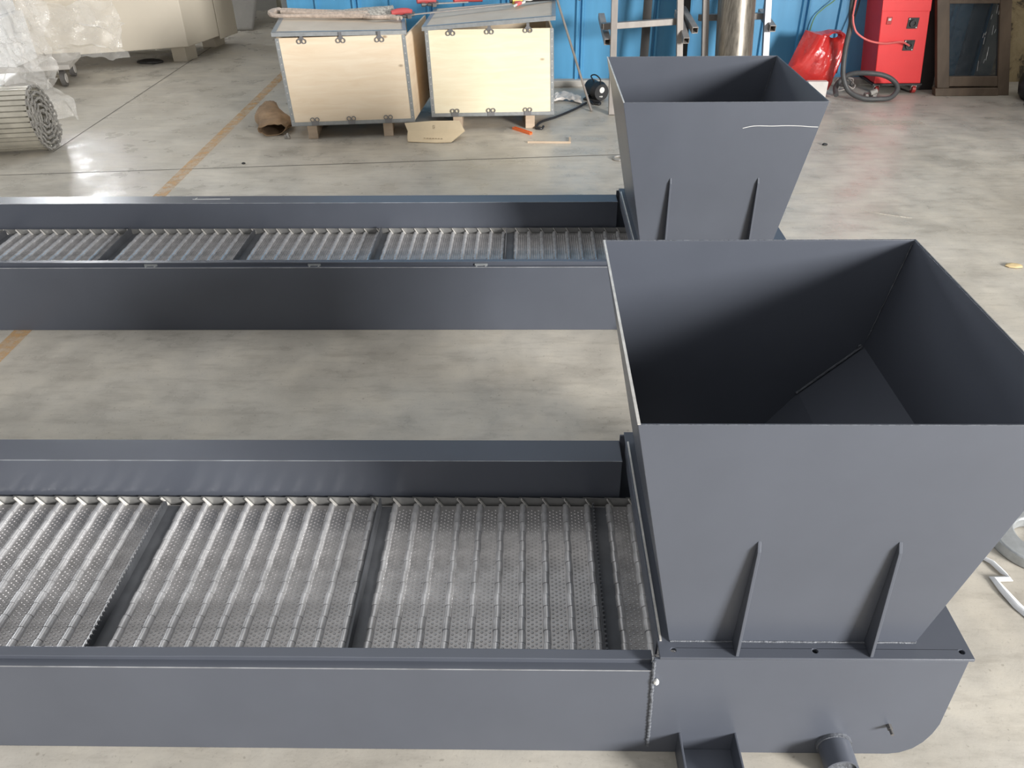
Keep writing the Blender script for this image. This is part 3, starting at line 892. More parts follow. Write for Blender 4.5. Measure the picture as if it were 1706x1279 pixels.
cb = thing('cardboard_box', (-0.60, 5.185, 0), 'flattened cream cardboard carton on the floor between the two crates', 'cardboard box', R(2))
m = MB()
m.mesh([(-0.17, -0.02, 0.006), (-0.16, -0.075, 0.004), (0.02, -0.105, 0.004), (0.115, -0.10, 0.005), (0.20, 0.0, 0.045), (0.165, 0.035, 0.10), (0.0, 0.045, 0.098), (-0.185, 0.04, 0.088), (-0.165, 0.01, 0.045), (0.10, 0.005, 0.050), (0.0, 0.005, 0.048)],
       [(0, 1, 2, 10, 8), (2, 3, 9, 10), (3, 4, 9), (9, 4, 5), (10, 9, 5, 6), (8, 10, 6, 7)])
o = m.build('carton', M['cardboard'], cb); s = o.modifiers.new('t', 'SOLIDIFY'); s.thickness = 0.006; s.offset = 0
m = MB()
for k in range(7): m.box((-0.06+k*0.018, -0.072-0.0012*k, 0.0235-0.0006*k), (-0.048+k*0.018, -0.066-0.0012*k, 0.0250-0.0006*k))
m.build('printed_text', M['ink'], cb)
m = MB()
for (a, b, c, d) in ((0, 0, .003, .022), (0.019, 0, .022, .022), (0, 0, .022, .003), (0, .019, .022, .022), (0.008, 0.006, 0.014, 0.014)):
    q = lambda x, z: (-0.005+x, 0.0115+z*0.62, 0.0575+z*0.78)
    m.hexa([q(a, b), q(c, b), q(c, d), q(a, d)], [tuple(Vector(q(*t))+Vector((0, -0.002, 0.0016))) for t in ((a, b), (c, b), (c, d), (a, d))])
m.build('printed_symbol', M['ink'], cb)

def sack_fn(u, v):
    t = v*2*math.pi
    L = 0.42
    r = (0.085+0.03*math.sin(u*math.pi*0.9))*(1-0.55*u**3)
    x = math.cos(t)*r*(1+0.25*math.sin(3*t+u*5)*0.4)
    z = max(0.003, 0.040+0.05*u*u+math.sin(t)*r*(0.42+0.25*u)+0.014*noise.noise((u*6, t*2, 0)))
    return (x+0.02*math.sin(u*6), u*L, z)
sk = sheet('sack', M['sack'], sack_fn, 18, 24, thick=0.004)
sk.location = (-1.655, 5.25, 0); sk.rotation_euler = (0, 0, R(14))
tag(sk, 'brown sackcloth bundle open at its end, beside the left crate', 'sack')

m = MB(); m.box((-0.085, -0.012, 0), (0.085, 0.012, 0.010)); m.box((-0.085, -0.012, 0.010), (0.085, -0.007, 0.016)); m.box((-0.085, 0.007, 0.010), (0.085, 0.012, 0.016))
o = m.build('plastic_strip', M['orange'], bevel=0.001); o.location = (-0.035, 5.315, 0); o.rotation_euler = (0, 0, R(-47))
tag(o, 'short orange plastic strip on the floor by the right crate skid', 'plastic strip')
m = MB(); m.box((-0.135, -0.004, 0), (0.135, 0.004, 0.012)); m.box((0.125, 0, 0), (0.137, 0.10, 0.010)); m.box((-0.135, 0.004, 0), (0.135, 0.009, 0.003))
o = m.build('angle_strip', M['block'], bevel=0.001); o.location = (0.135, 5.075, 0); o.rotation_euler = (0, 0, R(-2))
tag(o, 'thin tan L-shaped strip on the floor in front of the right crate', 'strip')
m = MB(); m.ring((0, 0, 0), (0, 0, 1), 0.042, 0.028, 0.012, 28)
o = m.build('metal_ring', M['chain'], smooth=True, bevel=0.003); o.location = (0.545, 4.765, 0)
tag(o, 'small dark metal ring on the floor left of the far hopper', 'ring')
m = MB()
m.ring((0, 0, 0.012), (1, 0.2, 0.3), 0.022, 0.013, 0.012, 14); m.box((-0.02, -0.012, 0), (0.012, 0.014, 0.022)); m.cyl((-0.01, -0.02, 0.012), (-0.008, 0.03, 0.02), 0.006, 8)
o = m.build('metal_fitting', M['chain'], bevel=0.002); o.location = (-1.545, 5.20, 0); tag(o, 'small dark metal fitting on the floor below the left crate corner', 'metal fitting')
for (px, py, lab, s) in ((-1.69, 4.711, 'tiny black scrap on the floor left of the crates near the orange line', 0.014), (1.835, 5.006, 'small black nut-like scrap on the floor right of the far hopper', 0.02)):
    m = MB(); m.mesh(*blob((0, 0, s*0.45), s*0.75, px)); o = m.build('scrap', M['hole'], smooth=True); o.location = (px, py, 0); o.scale = (1.1, 0.8, 0.6)
    tag(o, lab, 'scrap')
m = MB(); m.mesh(*blob((0, 0, 0.0), 0.085, 4)); o = m.build('dark_rag', M['darksteel'], smooth=True); o.location = (-3.28, 7.36, 0.012); o.scale = (1.35, 0.8, 0.22)
tag(o, 'dark crumpled rag on the floor under the cream machine', 'rag')
m = MB(); m.mesh(*blob((0, 0, 0.0), 0.03, 4.6)); o = m.build('dry_leaf', M['leaf'], smooth=True); o.location = (2.15, 3.30, 0.006); o.scale = (1.3, 0.8, 0.2)
tag(o, 'dry tan leaf on the floor right of the near hopper', 'leaf')

# cable from behind the right crate
m = MB(); m.tube([(0.42, 5.95, 0.012), (0.33, 5.80, 0.010), (0.20, 5.62, 0.010), (0.09, 5.50, 0.009), (0.055, 5.38, 0.009), (0.09, 5.355, 0.009), (0.105, 5.40, 0.009)], 0.008, 8)
tag(m.build('cable', M['black'], smooth=True), 'black cable curling on the floor at the right crate corner', 'cable')

# white rag and black motor by the wall
def rag_fn(u, v):
    x = 0.17+0.22*u
    y = 5.98+0.14*v+0.05*math.sin(u*4)
    z = 0.012+0.030*abs(noise.noise((u*5, v*4, 2)))+0.02*math.sin(u*3.1)*v
    return (x, y, z)
o = sheet('white_rag', M['rag'], rag_fn, 22, 10, thick=0.004)
tag(o, 'crumpled white rag on the floor at the foot of the blue wall', 'rag')
mt = thing('electric_motor', (0.515, 6.06, 0), 'black motor lying on the floor behind the left tube rack post', 'motor', R(-28)); mt.scale = (0.8, 0.8, 0.8)
m = MB(); m.cyl((-0.12, 0.10, 0.085), (0.0, 0, 0.085), 0.072, 24); m.cyl((0.0, 0, 0.085), (0.045, -0.035, 0.085), 0.085, 24, r2=0.07)
for k in range(9):
    t = -1.9+k*0.42
    m.box((-0.006, -0.004, 0), (0.006, 0.004, 0.001))
m.build('housing', M['black'], mt, smooth=True)
m = MB(); m.cyl((0.046, -0.036, 0.105), (0.049, -0.038, 0.105), 0.026, 14); m.box((0.03, -0.052, 0.045), (0.055, -0.035, 0.055)); m.build('label_plate', M['pale'], mt)
m = MB(); m.box((-0.13, -0.05, 0), (0.03, 0.10, 0.018)); m.build('foot', M['black'], mt, bevel=0.003)
m = MB(); m.tube([(-0.07, 0.05, 0.15), (-0.09, 0.02, 0.20), (-0.03, -0.02, 0.225), (0.03, -0.05, 0.20), (0.03, -0.04, 0.15)], 0.006, 8); m.build('lead', M['black'], mt, smooth=True)
m = MB(); m.tube([(-0.06, -0.07, 0.012), (0.0, -0.13, 0.010), (0.07, -0.15, 0.010), (0.06, -0.10, 0.012), (-0.02, -0.08, 0.010), (0.02, -0.16, 0.010)], 0.010, 8); m.build('power_cord', M['black'], mt, smooth=True)
m = MB(); m.cyl((0.447, 5.775, 0.004), (0.115, 6.33, 0.90), 0.0085, 10)
tag(m.build('steel_rod', M['tubesteel'], smooth=True), 'thin steel rod leaning up beside the right crate', 'rod')

# ------------------------------------------------------------------ tube racks and leaning stock
def sq_tube(mb, p, q, w, wall=0.004):
    """hollow square tube from p to q"""
    p, q = Vector(p), Vector(q); d = (q-p).normalized()
    u = Vector((1, 0, 0)) if abs(d.x) < 0.8 else Vector((0, 1, 0))
    u = (u-d*u.dot(d)).normalized(); n = d.cross(u)
    v = []
    for c in (p, q):
        for r in (w/2, w/2-wall):
            for a, b in ((-1, -1), (1, -1), (1, 1), (-1, 1)):
                v.append(c+u*a*r+n*b*r)
    fs = []
    for k in range(4):
        j_ = (k+1) % 4
        fs += [(k, j_, 8+j_, 8+k), (4+k, 12+k, 12+j_, 4+j_), (k, 4+k, 4+j_, j_), (8+k, 8+j_, 12+j_, 12+k)]
    mb.mesh(v, fs)

def rack(label, posts, bar, arms, mats, back=0.40):
    t = thing('tube_rack', (posts[0][0], posts[0][1], 0), label, 'rack', 0, 'tube racks on the blue wall')
    o = Vector((posts[0][0], posts[0][1], 0))
    for (x, y, dx), mt_ in zip(posts, mats):
        m = MB(); sq_tube(m, Vector((x, y, 0.001))-o, Vector((x+dx*2.2, y+back, 2.2))-o, 0.042)
        m.build('post', mt_, t, bevel=0.002)
    m = MB(); sq_tube(m, Vector(bar[0])-o, Vector(bar[1])-o, 0.040); m.build('cross_bar', M['tubesteel'], t, bevel=0.002)
    for a, b in arms:
        m = MB(); sq_tube(m, Vector(a)-o, Vector(b)-o, 0.042, 0.005); m.build('support_arm', M['tubesteel'], t, bevel=0.002)
    return t
# posts lean back against the wall
rack('bare steel ladder-like tube rack leaning on the blue wall, left one', [(0.580, 5.70, -0.013), (1.060, 5.82, -0.060)],
     ((0.50, 5.875, 0.535), (1.05, 5.975, 0.548)), [((0.515, 6.16, 0.552), (0.535, 5.79, 0.452)), ((1.045, 6.16, 0.570), (1.062, 5.80, 0.455))], (M['tubesteel'], M['tubesteel']))
rack('steel tube rack with one pale post, right one behind the round pipe', [(1.240, 5.86, -0.062), (1.650, 5.84, -0.060)],
     ((1.17, 6.02, 0.560), (1.62, 6.02, 0.568)), [((1.085, 6.20, 0.585), (1.125, 5.86, 0.508)), ((1.632, 6.19, 0.565), (1.642, 5.86, 0.515))], (M['tubesteel'], M['whitetube']))
m = MB()
p, q = Vector((1.405, 5.76, 0.004)), Vector((1.335, 6.06, 1.9))
d = (q-p).normalized()
m.ring(p, d, 0.122, 0.112, 1.9, 40)
tag(m.build('steel_pipe', M['pipe'], smooth=True), 'wide scratched round steel pipe standing against the right tube rack', 'pipe')
for (a, b, lab) in (((1.13, 6.20, 0), (1.105, 6.42, 1.8), 'dark flat bar, mostly standing for shadow, on the blue wall left of the round pipe'),
                    ((1.50, 6.10, 0), (1.60, 6.42, 1.8), 'dark flat bar, mostly standing for shadow, on the blue wall right of the round pipe'),
                    ((0.845, 6.22, 0), (0.87, 6.44, 1.9), 'dark flat bar, mostly standing for shadow, on the blue wall inside the left rack')):
    m = MB(); a, b = Vector(a), Vector(b)  # dark bars put mostly where shadow lies behind the racks
    m.hexa([a+Vector(s) for s in ((-.03, -.006, 0), (.03, -.006, 0), (.03, .006, 0), (-.03, .006, 0))], [b+Vector(s) for s in ((-.03, -.006, 0), (.03, -.006, 0), (.03, .006, 0), (-.03, .006, 0))])
    tag(m.build('shadow_bar', M['darksteel']), lab, 'shadow bar', 'dark bars standing for wall shadow')

# ------------------------------------------------------------------ red bag
ol = [(1.885, .238), (1.983, .500), (2.05, .488), (2.10, .492), (2.148, .503), (2.229, .497), (2.271, .471), (2.295, .41), (2.298, .351), (2.265, .268), (2.244, .203), (2.224, .150), (2.220, .09), (2.168, .070), (2.063, .105), (1.968, .172)]
def inside(p, poly):
    c = False; n = len(poly)
    for i in range(n):
        a, b = poly[i], poly[i-1]
        if (a[1] > p[1]) != (b[1] > p[1]) and p[0] < (b[0]-a[0])*(p[1]-a[1])/(b[1]-a[1])+a[0]: c = not c
    return c
bag = thing('plastic_bag', (2.09, 6.22, 0.0), 'glossy red plastic carrier bag with a cut-out handle, leaning by the blue wall', 'bag')
cx_, cz_ = 2.11, 0.30
rings = 14
v, fs = [], []
dense = []
for i in range(len(ol)):
    a, b = ol[i], ol[(i+1) % len(ol)]
    for k in range(4): dense.append((a[0]+(b[0]-a[0])*k/4, a[1]+(b[1]-a[1])*k/4))
nn = len(dense)
hx, hz, ha, hb = 2.188, 0.462, 0.030, 0.016
def bag_y(x, z, e):
    crease = 0.045*noise.noise((x*14-z*6, z*2.2+x*2, 0.3))+0.022*noise.noise((x*34-z*12, z*7, 2.1))
    return -0.075*(1-e**2.2)-crease*(1-0.4*e) + 0.16*max(0, z-0.25)*0.6
for side in (0, 1):
    for r_ in range(rings+1):
        e = r_/rings
        for i in range(nn):
            # from the handle hole outwards to the outline
            ang = math.atan2(dense[i][1]-hz, dense[i][0]-hx)
            h0 = (hx+ha*math.cos(ang), hz+hb*math.sin(ang))
            x = h0[0]+(dense[i][0]-h0[0])*e; z = h0[1]+(dense[i][1]-h0[1])*e
            y = bag_y(x, z, abs(2*e-1)) if side == 0 else 0.16*max(0, z-0.25)*0.6+0.012*(1-abs(2*e-1))
            if e == 1 or e == 0: y = 0.16*max(0, z-0.25)*0.6
            v.append((x-2.09, y, z-0.065))
S = (rings+1)*nn
for side in (0, 1):
    for r_ in range(rings):
        for i in range(nn):
            a = side*S+r_*nn+i; b = side*S+r_*nn+(i+1) % nn
            fs.append((a, b, b+nn, a+nn))
m = MB(); m.mesh(v, fs); bmesh.ops.remove_doubles(m.bm, verts=m.bm.verts, dist=1e-5)
m.build('bag_film', M['redfilm'], bag, smooth=True)
m = MB(); m.box((2.02, 6.085, 0.0), (2.165, 6.135, 0.115)); o = m.build('foam_block', M['rag'], bevel=0.004)
tag(o, 'pale block on the floor in front of the red bag', 'block')
# tangle of grey wires right of the bag
wt = thing('wire_tangle', (2.335, 6.24, 0), 'tangle of thin grey wires on the floor between red bag and hose', 'wires')
random.seed(21)
for k in range(7):
    m = MB()
    pts = []
    cx0, cy0 = random.uniform(-0.02, 0.04), random.uniform(-0.02, 0.06)
    for q in range(9):
        a = q*0.85+k
        rr = random.uniform(0.03, 0.055)
        pts.append((cx0+rr*math.cos(a), cy0+rr*math.sin(a), max(0.008, 0.012+random.uniform(0, 0.05)+0.010*k*abs(math.sin(a)))))
    m.tube(pts, 0.0045, 6, sub=5)
    m.build('wire', M['hose'] if k % 2 else M['kerb'], wt, smooth=True)

# ------------------------------------------------------------------ red cabinet machine
rc = thing('fume_extractor', (2.54, 6.20, 0), 'tall red metal cabinet on casters with two black sockets, by the blue wall', 'machine')
RW, RD, Z0, Z1, SH = 0.335, 0.34, 0.072, 1.05, -0.072
sh = lambda z: SH*(z-Z0)/0.56
m = MB()
m.hexa([(sh(Z0), 0, Z0), (RW+sh(Z0), 0, Z0), (RW+sh(Z0), RD, Z0), (sh(Z0), RD, Z0)], [(sh(Z1), 0, Z1), (RW+sh(Z1), 0, Z1), (RW+sh(Z1), RD, Z1), (sh(Z1), RD, Z1)])
cab = m.build('cabinet', M['red'], rc, bevel=0.005)
def on_red(x, z): return (x+sh(z), z)
zt = 0.560
m = MB()
m.hexa([(sh(zt)-.001, -0.006, zt), (RW+sh(zt)+.001, -0.006, zt), (RW+sh(zt)+.001, -0.0005, zt), (sh(zt)-.001, -0.0005, zt)],
       [(sh(Z1)-.001, -0.006, Z1), (RW+sh(Z1)+.001, -0.006, Z1), (RW+sh(Z1)+.001, -0.0005, Z1), (sh(Z1)-.001, -0.0005, Z1)])
m.build('top_panel', M['red'], rc, bevel=0.002)
for (sx_, sz_) in ((0.225, 0.482), (0.215, 0.335)):
    x0 = sx_+sh(sz_)
    m = MB(); m.box((x0-0.038, -0.004, sz_-0.036), (x0+0.038, -0.0003, sz_+0.036)); so = m.build('socket', M['black'], rc, bevel=0.003)
    m = MB(); m.ring((x0, -0.004, sz_), (0, -1, 0), 0.024, 0.015, 0.012, 20); m.cyl((x0, -0.004, sz_), (x0, -0.009, sz_), 0.015, 16); m.build('socket_rim', M['black'], so, smooth=True)
    m = MB()
    for ax, az in ((-0.029, 0.028), (0.029, -0.028)): m.cyl((x0+ax, -0.004, sz_+az), (x0+ax, -0.006, sz_+az), 0.0045, 8)
    m.build('screw', M['bare'], so)
x0 = 0.058+sh(0.50)
m = MB(); m.box((x0-0.018, -0.006, 0.475), (x0+0.018, -0.0003, 0.525)); sw_ = m.build('rocker_switch', M['castred'], rc, bevel=0.003)
m = MB(); m.box((x0-0.010, -0.0085, 0.500), (x0+0.010, -0.006, 0.516)); m.build('switch_mark', M['pale'], sw_)
m = MB(); m.box((-0.01, -0.005, 0.058), (RW+0.01, RD, 0.0715)); m.build('base_frame', M['black'], rc)
for (wx, wy) in ((0.03, 0.02), (RW-0.035, 0.02), (0.03, RD-0.04), (RW-0.035, RD-0.04)):
    m = MB(); m.box((wx-0.018, wy-0.01, 0.045), (wx+0.018, wy+0.03, 0.058)); m.box((wx-0.018, wy-0.006, 0.020), (wx-0.015, wy+0.014, 0.046)); m.box((wx+0.015, wy-0.006, 0.020), (wx+0.018, wy+0.014, 0.046)); ca = m.build('caster', M['bare'], rc)
    m = MB(); m.cyl((wx-0.012, wy, 0.028), (wx+0.012, wy, 0.028), 0.027, 20); m.build('wheel', M['castred'], ca, smooth=True)
m = MB()
hose = [(2.205, 6.08, 1.3), (2.215, 6.08, 0.66), (2.240, 6.09, 0.50), (2.237, 6.09, 0.36), (2.242, 6.08, 0.24), (2.252, 6.05, 0.15), (2.30, 6.02, 0.065), (2.39, 5.98, 0.026), (2.50, 5.97, 0.022), (2.595, 5.99, 0.028), (2.645, 6.03, 0.075), (2.615, 6.06, 0.125), (2.54, 6.075, 0.160), (2.43, 6.09, 0.172), (2.33, 6.12, 0.160), (2.27, 6.13, 0.12), (2.235, 6.12, 0.07), (2.225, 6.05, 0.03)]
m.tube(hose, 0.0175, 12)
tag(m.build('hose', M['hose'], smooth=True), 'thick grey rubber hose hanging down and looping in front of the red cabinet', 'hose')
m = MB()
m.tube([(2.222, 6.05, 1.3), (2.225, 6.05, 0.64), (2.230, 6.05, 0.55), (2.251, 6.05, 0.49), (2.287, 6.05, 0.443), (2.377, 6.06, 0.396), (2.509, 6.10, 0.368), (2.634, 6.14, 0.370), (2.690, 6.165, 0.350), (2.718, 6.183, 0.336)], 0.0065, 8)
tag(m.build('power_cable', M['pink'], smooth=True), 'pink power cable drooping into the lower socket of the red cabinet', 'cable')
m = MB(); m.tube([(2.34, 6.46, 0.85), (2.24, 6.455, 0.62), (2.16, 6.47, 0.54), (2.10, 6.472, 0.46), (2.08, 6.47, 0.25), (2.07, 6.42, 0.05)], 0.004, 6)
tag(m.build('wire', M['green'], smooth=True), 'thin green wire hanging on the blue wall above the red bag', 'wire')
m = MB(); m.tube([(2.40, 6.45, 0.9), (2.39, 6.43, 0.55), (2.34, 6.42, 0.30), (2.32, 6.40, 0.10)], 0.006, 6)
tag(m.build('wire', M['black'], smooth=True), 'black wire hanging on the blue wall left of the red cabinet', 'wire')
# metal scrap inside the hose loop
m = MB()
m.box((-0.05, -0.03, 0), (0.05, 0.03, 0.05)); m.cyl((-0.02, -0.04, 0.06), (0.04, -0.035, 0.08), 0.024, 12); m.cyl((0.0, -0.06, 0.028), (0.03, -0.065, 0.03), 0.024, 12)
o = m.build('pipe_fitting', M['chain'], bevel=0.003); o.location = (2.47, 6.055, 0); o.scale = (0.8, 0.8, 0.8); tag(o, 'dull metal fitting on the floor inside the hose loop', 'pipe fitting')

# black boards and wooden frame at right
m = MB(); m.hexa([(2.90, 6.30, 0), (3.02, 6.30, 0), (3.02, 6.33, 0), (2.90, 6.33, 0)], [(2.84, 6.42, 1.6), (2.96, 6.42, 1.6), (2.96, 6.45, 1.6), (2.84, 6.45, 1.6)])  # black board added to make the gap beside the cabinet dark
tag(m.build('board', M['darksteel']), 'narrow black board added to darken the gap between red cabinet and wooden frame', 'board')
fr = thing('wooden_frame', (2.97, 6.13, 0), 'old brown wooden frame with a dusty pane, leaning right of the red cabinet', 'frame')
dxz, dyz = -0.235, 0.16     # leaning per metre height
def lean(x, y, z): return (x+dxz*z*0.9, y+dyz*z, z)
def lbar(x0, x1, y0, y1, za, zb):
    return [lean(x, y, za) for x, y in ((x0, y0), (x1, y0), (x1, y1), (x0, y1))], [lean(x, y, zb) for x, y in ((x0, y0), (x1, y0), (x1, y1), (x0, y1))]
m = MB(); m.hexa(*lbar(0.018, 0.105, 0, 0.045, 0.052, 1.5)); m.build('stile', M['oldwood'], fr, bevel=0.003)
m = MB(); m.hexa(*lbar(0.455, 0.535, 0, 0.045, 0.0, 1.5)); m.build('stile', M['oldwood'], fr, bevel=0.003)
m = MB(); m.hexa(*lbar(0.105, 0.455, 0.004, 0.041, 0.062, 0.128)); m.build('rail', M['oldwood'], fr, bevel=0.003)
m = MB(); m.hexa(*lbar(0.0, 0.455, -0.012, 0.05, 0.0, 0.052)); m.build('rail', M['oldwood'], fr, bevel=0.003)
m = MB(); m.hexa(*lbar(0.105, 0.455, 0.004, 0.041, 0.60, 0.68)); m.build('rail', M['oldwood'], fr, bevel=0.003)
m = MB(); m.hexa(*lbar(0.105, 0.455, 0.020, 0.024, 0.128, 0.60)); pn = m.build('pane', M['glass'], fr)
m = MB()
random.seed(5)
for k in range(14):
    z = random.uniform(0.15, 0.55); x = 0.30+0.13*(z-0.15)/0.4+random.uniform(-0.03, 0.05)
    a = Vector(lean(x, 0.0185, z)); b = Vector(lean(x+0.010, 0.0185, z+random.uniform(0.02, 0.07)))
    m.cyl(a, b, 0.0013, 5)
m.build('pale_streaks', M['pale'], pn)  # short pale strokes scattered over the pane
m = MB(); m.hexa([(3.30, 6.26, 0), (3.40, 6.26, 0), (3.40, 6.30, 0), (3.30, 6.30, 0)], [(3.36, 6.44, 1.5), (3.46, 6.44, 1.5), (3.46, 6.48, 1.5), (3.36, 6.48, 1.5)])
tag(m.build('plank', M['beige']), 'pale plank leaning on the wall behind the wooden frame', 'plank')
m = MB(); m.hexa([(3.16, 6.28, 0), (3.25, 6.28, 0), (3.25, 6.31, 0), (3.16, 6.31, 0)], [(3.22, 6.42, 1.5), (3.34, 6.42, 1.5), (3.34, 6.45, 1.5), (3.22, 6.45, 1.5)])
tag(m.build('board', M['darksteel']), 'black board leaning on the wall seen through the dusty wooden frame', 'board')
bk = thing('tool_bag', (3.66, 6.02, 0), 'black lumpy tool bag with a grey box on it at the far right edge', 'bag')
m = MB(); m.mesh(*blob((0, 0, 0.11), 0.16, 9, 12)); o = m.build('body', M['black'], bk, smooth=True)
for vv in o.data.vertices: vv.co.z = max(0, vv.co.z*0.95)
m = MB(); m.box((-0.10, -0.17, 0.145), (0.06, -0.06, 0.185)); m.build('box', M['tarp'], bk, bevel=0.01)
m = MB(); m.tube([(-0.14, -0.10, 0.06), (-0.20, -0.20, 0.012), (-0.14, -0.27, 0.008), (0.05, -0.27, 0.008)], 0.005, 6); m.build('strap', M['black'], bk, smooth=True)

# ------------------------------------------------------------------ near right: flange ring and torn tape
fl = thing('pipe_flange', (1.376, 1.60, 0), 'heavy grey steel ring lying on the floor right of the near hopper', 'flange')
m = MB(); m.ring((0, 0, 0), (0, 0, 1), 0.122, 0.062, 0.036, 48); m.build('ring', M['galv'], fl, smooth=True, bevel=0.005)
tp = thing('torn_tape', (1.22, 1.45, 0), 'crumpled white strip of tape on the floor by the grey steel ring', 'tape')
m = MB()
pp = [(1.178, 1.588), (1.198, 1.555), (1.222, 1.525), (1.232, 1.490), (1.240, 1.470), (1.200, 1.468), (1.205, 1.430), (1.218, 1.380), (1.240, 1.335), (1.252, 1.300)]
v, fs = [], []
for i, (x, y) in enumerate(pp):
    a = Vector((*pp[max(0, i-1)], 0)); b = Vector((*pp[min(len(pp)-1, i+1)], 0)); d = (b-a).normalized(); n = Vector((-d.y, d.x, 0))
    wd = 0.008+0.006*(i/len(pp))+random.uniform(-.001, .002)
    p = Vector((x-1.22, y-1.45, 0.003+random.uniform(0, 0.006)))
    v += [p-n*wd, p+Vector((0, 0, 0.006)), p+n*wd]
for i in range(len(pp)-1):
    a = i*3
    fs += [(a, a+3, a+4, a+1), (a+1, a+4, a+5, a+2)]
m.mesh(v, fs); o = m.build('tape_strip', M['whitebox'], tp, smooth=True); s = o.modifiers.new('t', 'SOLIDIFY'); s.thickness = 0.0015
m = MB(); strip(m, (2.05, 5.46), (2.62, 5.47), 0.10, 0.0008)
tag(m.build('paint_smear', M['stain']), 'faint dried white paint smear on the floor in front of the red cabinet', 'stain')

m = MB(); m.tube([(1.705, 3.965, 0.0006), (1.76, 3.92, 0.0006), (1.83, 3.885, 0.0006), (1.92, 3.85, 0.0006)], 0.0035, 5)
tag(m.build('chalk_line', M['stain']), 'faint pale chalk line on the floor behind the near hopper', 'mark')
# ------------------------------------------------------------------ rolled slat belt at left
rl = thing('rolled_slat_belt', (-2.955, 4.97, 0), 'rolled-up steel slat conveyor belt lying on the floor at the left edge', 'belt roll', R(9))
out = [(-0.02, 0.0), (0.13, 0.0), (0.215, 0.045), (0.262, 0.11), (0.262, 0.185), (0.215, 0.28), (0.13, 0.375), (0.06, 0.415), (-0.01, 0.43), (-0.09, 0.415), (-0.15, 0.36), (-0.18, 0.285), (-0.175, 0.20), (-0.15, 0.125), (-0.10, 0.05)]
cc = Vector((0.03, 0.20))
def outline_at(th):
    """radius of the outer outline from the core at angle th"""
    best = None
    d = Vector((math.cos(th), math.sin(th)))
    n = len(out)
    for i in range(n):
        a = Vector(out[i])-cc; b = Vector(out[(i+1) % n])-cc
        e = b-a
        den = d.x*e.y-d.y*e.x
        if abs(den) < 1e-9: continue
        t = (a.x*e.y-a.y*e.x)/den; s_ = (a.x*d.y-a.y*d.x)/den
        if t > 0 and -1e-6 <= s_ <= 1+1e-6: best = t if best is None else max(best, t)
    return best or 0.2
turns = 5.2
spts = []
NS = 900
for i in range(NS+1):
    t = i/NS
    th = -math.pi*0.55+turns*2*math.pi*(1-t)
    k = 1-0.86*t
    r_ = outline_at(th)
    r_ = r_*(1-t*0.5)+0.20*t*0.5 if t > 0 else r_
    r_ = (r_-0.010)*k
    spts.append(Vector((cc.x+r_*math.cos(th), cc.y+r_*math.sin(th))))
# resample at slat pitch
def resample(pts, step):
    o_ = [pts[0]]; acc = 0
    for a, b in zip(pts[:-1], pts[1:]):
        L = (b-a).length; pos = 0
        while acc+(L-pos) >= step:
            pos += step-acc; acc = 0
            o_.append(a.lerp(b, pos/L))
        acc += L-pos
    return o_
sp = resample(spts, 0.032)
ms, mc = MB(), MB()
for i in range(len(sp)-1):
    a, b = sp[i], sp[i+1]
    d = (b-a).normalized(); n = Vector((-d.y, d.x)); L = (b-a).length
    c = (a+b)/2
    q = [c-d*L*0.39-n*0.003, c+d*L*0.39-n*0.003, c+d*L*0.39+n*0.003, c-d*L*0.39+n*0.003]
    if i < 75:      # slats of the turns that can be seen from the side
        ms.prism([(p_.x, max(0.001, p_.y)) for p_ in q], 'x', -0.95, -0.022)
    # side chain link plate with two pins
    hw = 0.0075
    lk = []
    for k in range(10):
        t = math.pi*(k/4-0.5) if k < 5 else math.pi*((k-5)/4+0.5)
        e = (L*0.5 if k < 5 else -L*0.5)
        pt = c+d*(e+hw*math.cos(t))+n*hw*math.sin(t)
        lk.append((pt.x, max(0.0005, pt.y)))
    s0 = -0.006 if i % 2 else -0.012
    mc.prism(lk, 'x', s0, s0+0.004)
    if i % 2 == 0: mc.prism(lk, 'x', -0.020, -0.016)
    pc = a
    mc.cyl((-0.021, pc.x, max(0.005, pc.y)), (0.0005, pc.x, max(0.005, pc.y)), 0.0036, 7)
ms.build('slats', M['slat'], rl)
mc.build('side_chain', M['chain'], rl)

# ------------------------------------------------------------------ cream machine, trolley and film, far left
cm_ = thing('machine_cabinet', (-2.913, 7.35, 0), 'large cream enamelled machine cabinet on short feet at the back left', 'machine')
foot_ = [(-1.42, -0.485), (0, 0), (0.125, 0.45), (-0.10, 0.85), (-1.60, 0.45)]
m = MB(); m.prism(foot_, 'z', 0.13, 0.82); m.build('body', M['cream'], cm_, bevel=0.006)
m = MB(); m.prism([(0.127, 0.452), (0.20, 0.75), (0.02, 0.95), (-0.098, 0.852)], 'z', 0.10, 0.82); m.build('side_door', M['cream'], cm_, bevel=0.008)
for (fx, fy) in ((-0.165, 0.045), (-1.35, -0.34), (-0.10, 0.62), (-1.40, 0.30)):
    m = MB(); m.prism([(fx-0.01, fy), (fx+0.11, fy+0.005), (fx+0.15, fy+0.16), (fx-0.02, fy+0.15)], 'z', 0.0, 0.129); m.build('foot', M['cream'], cm_, bevel=0.003)

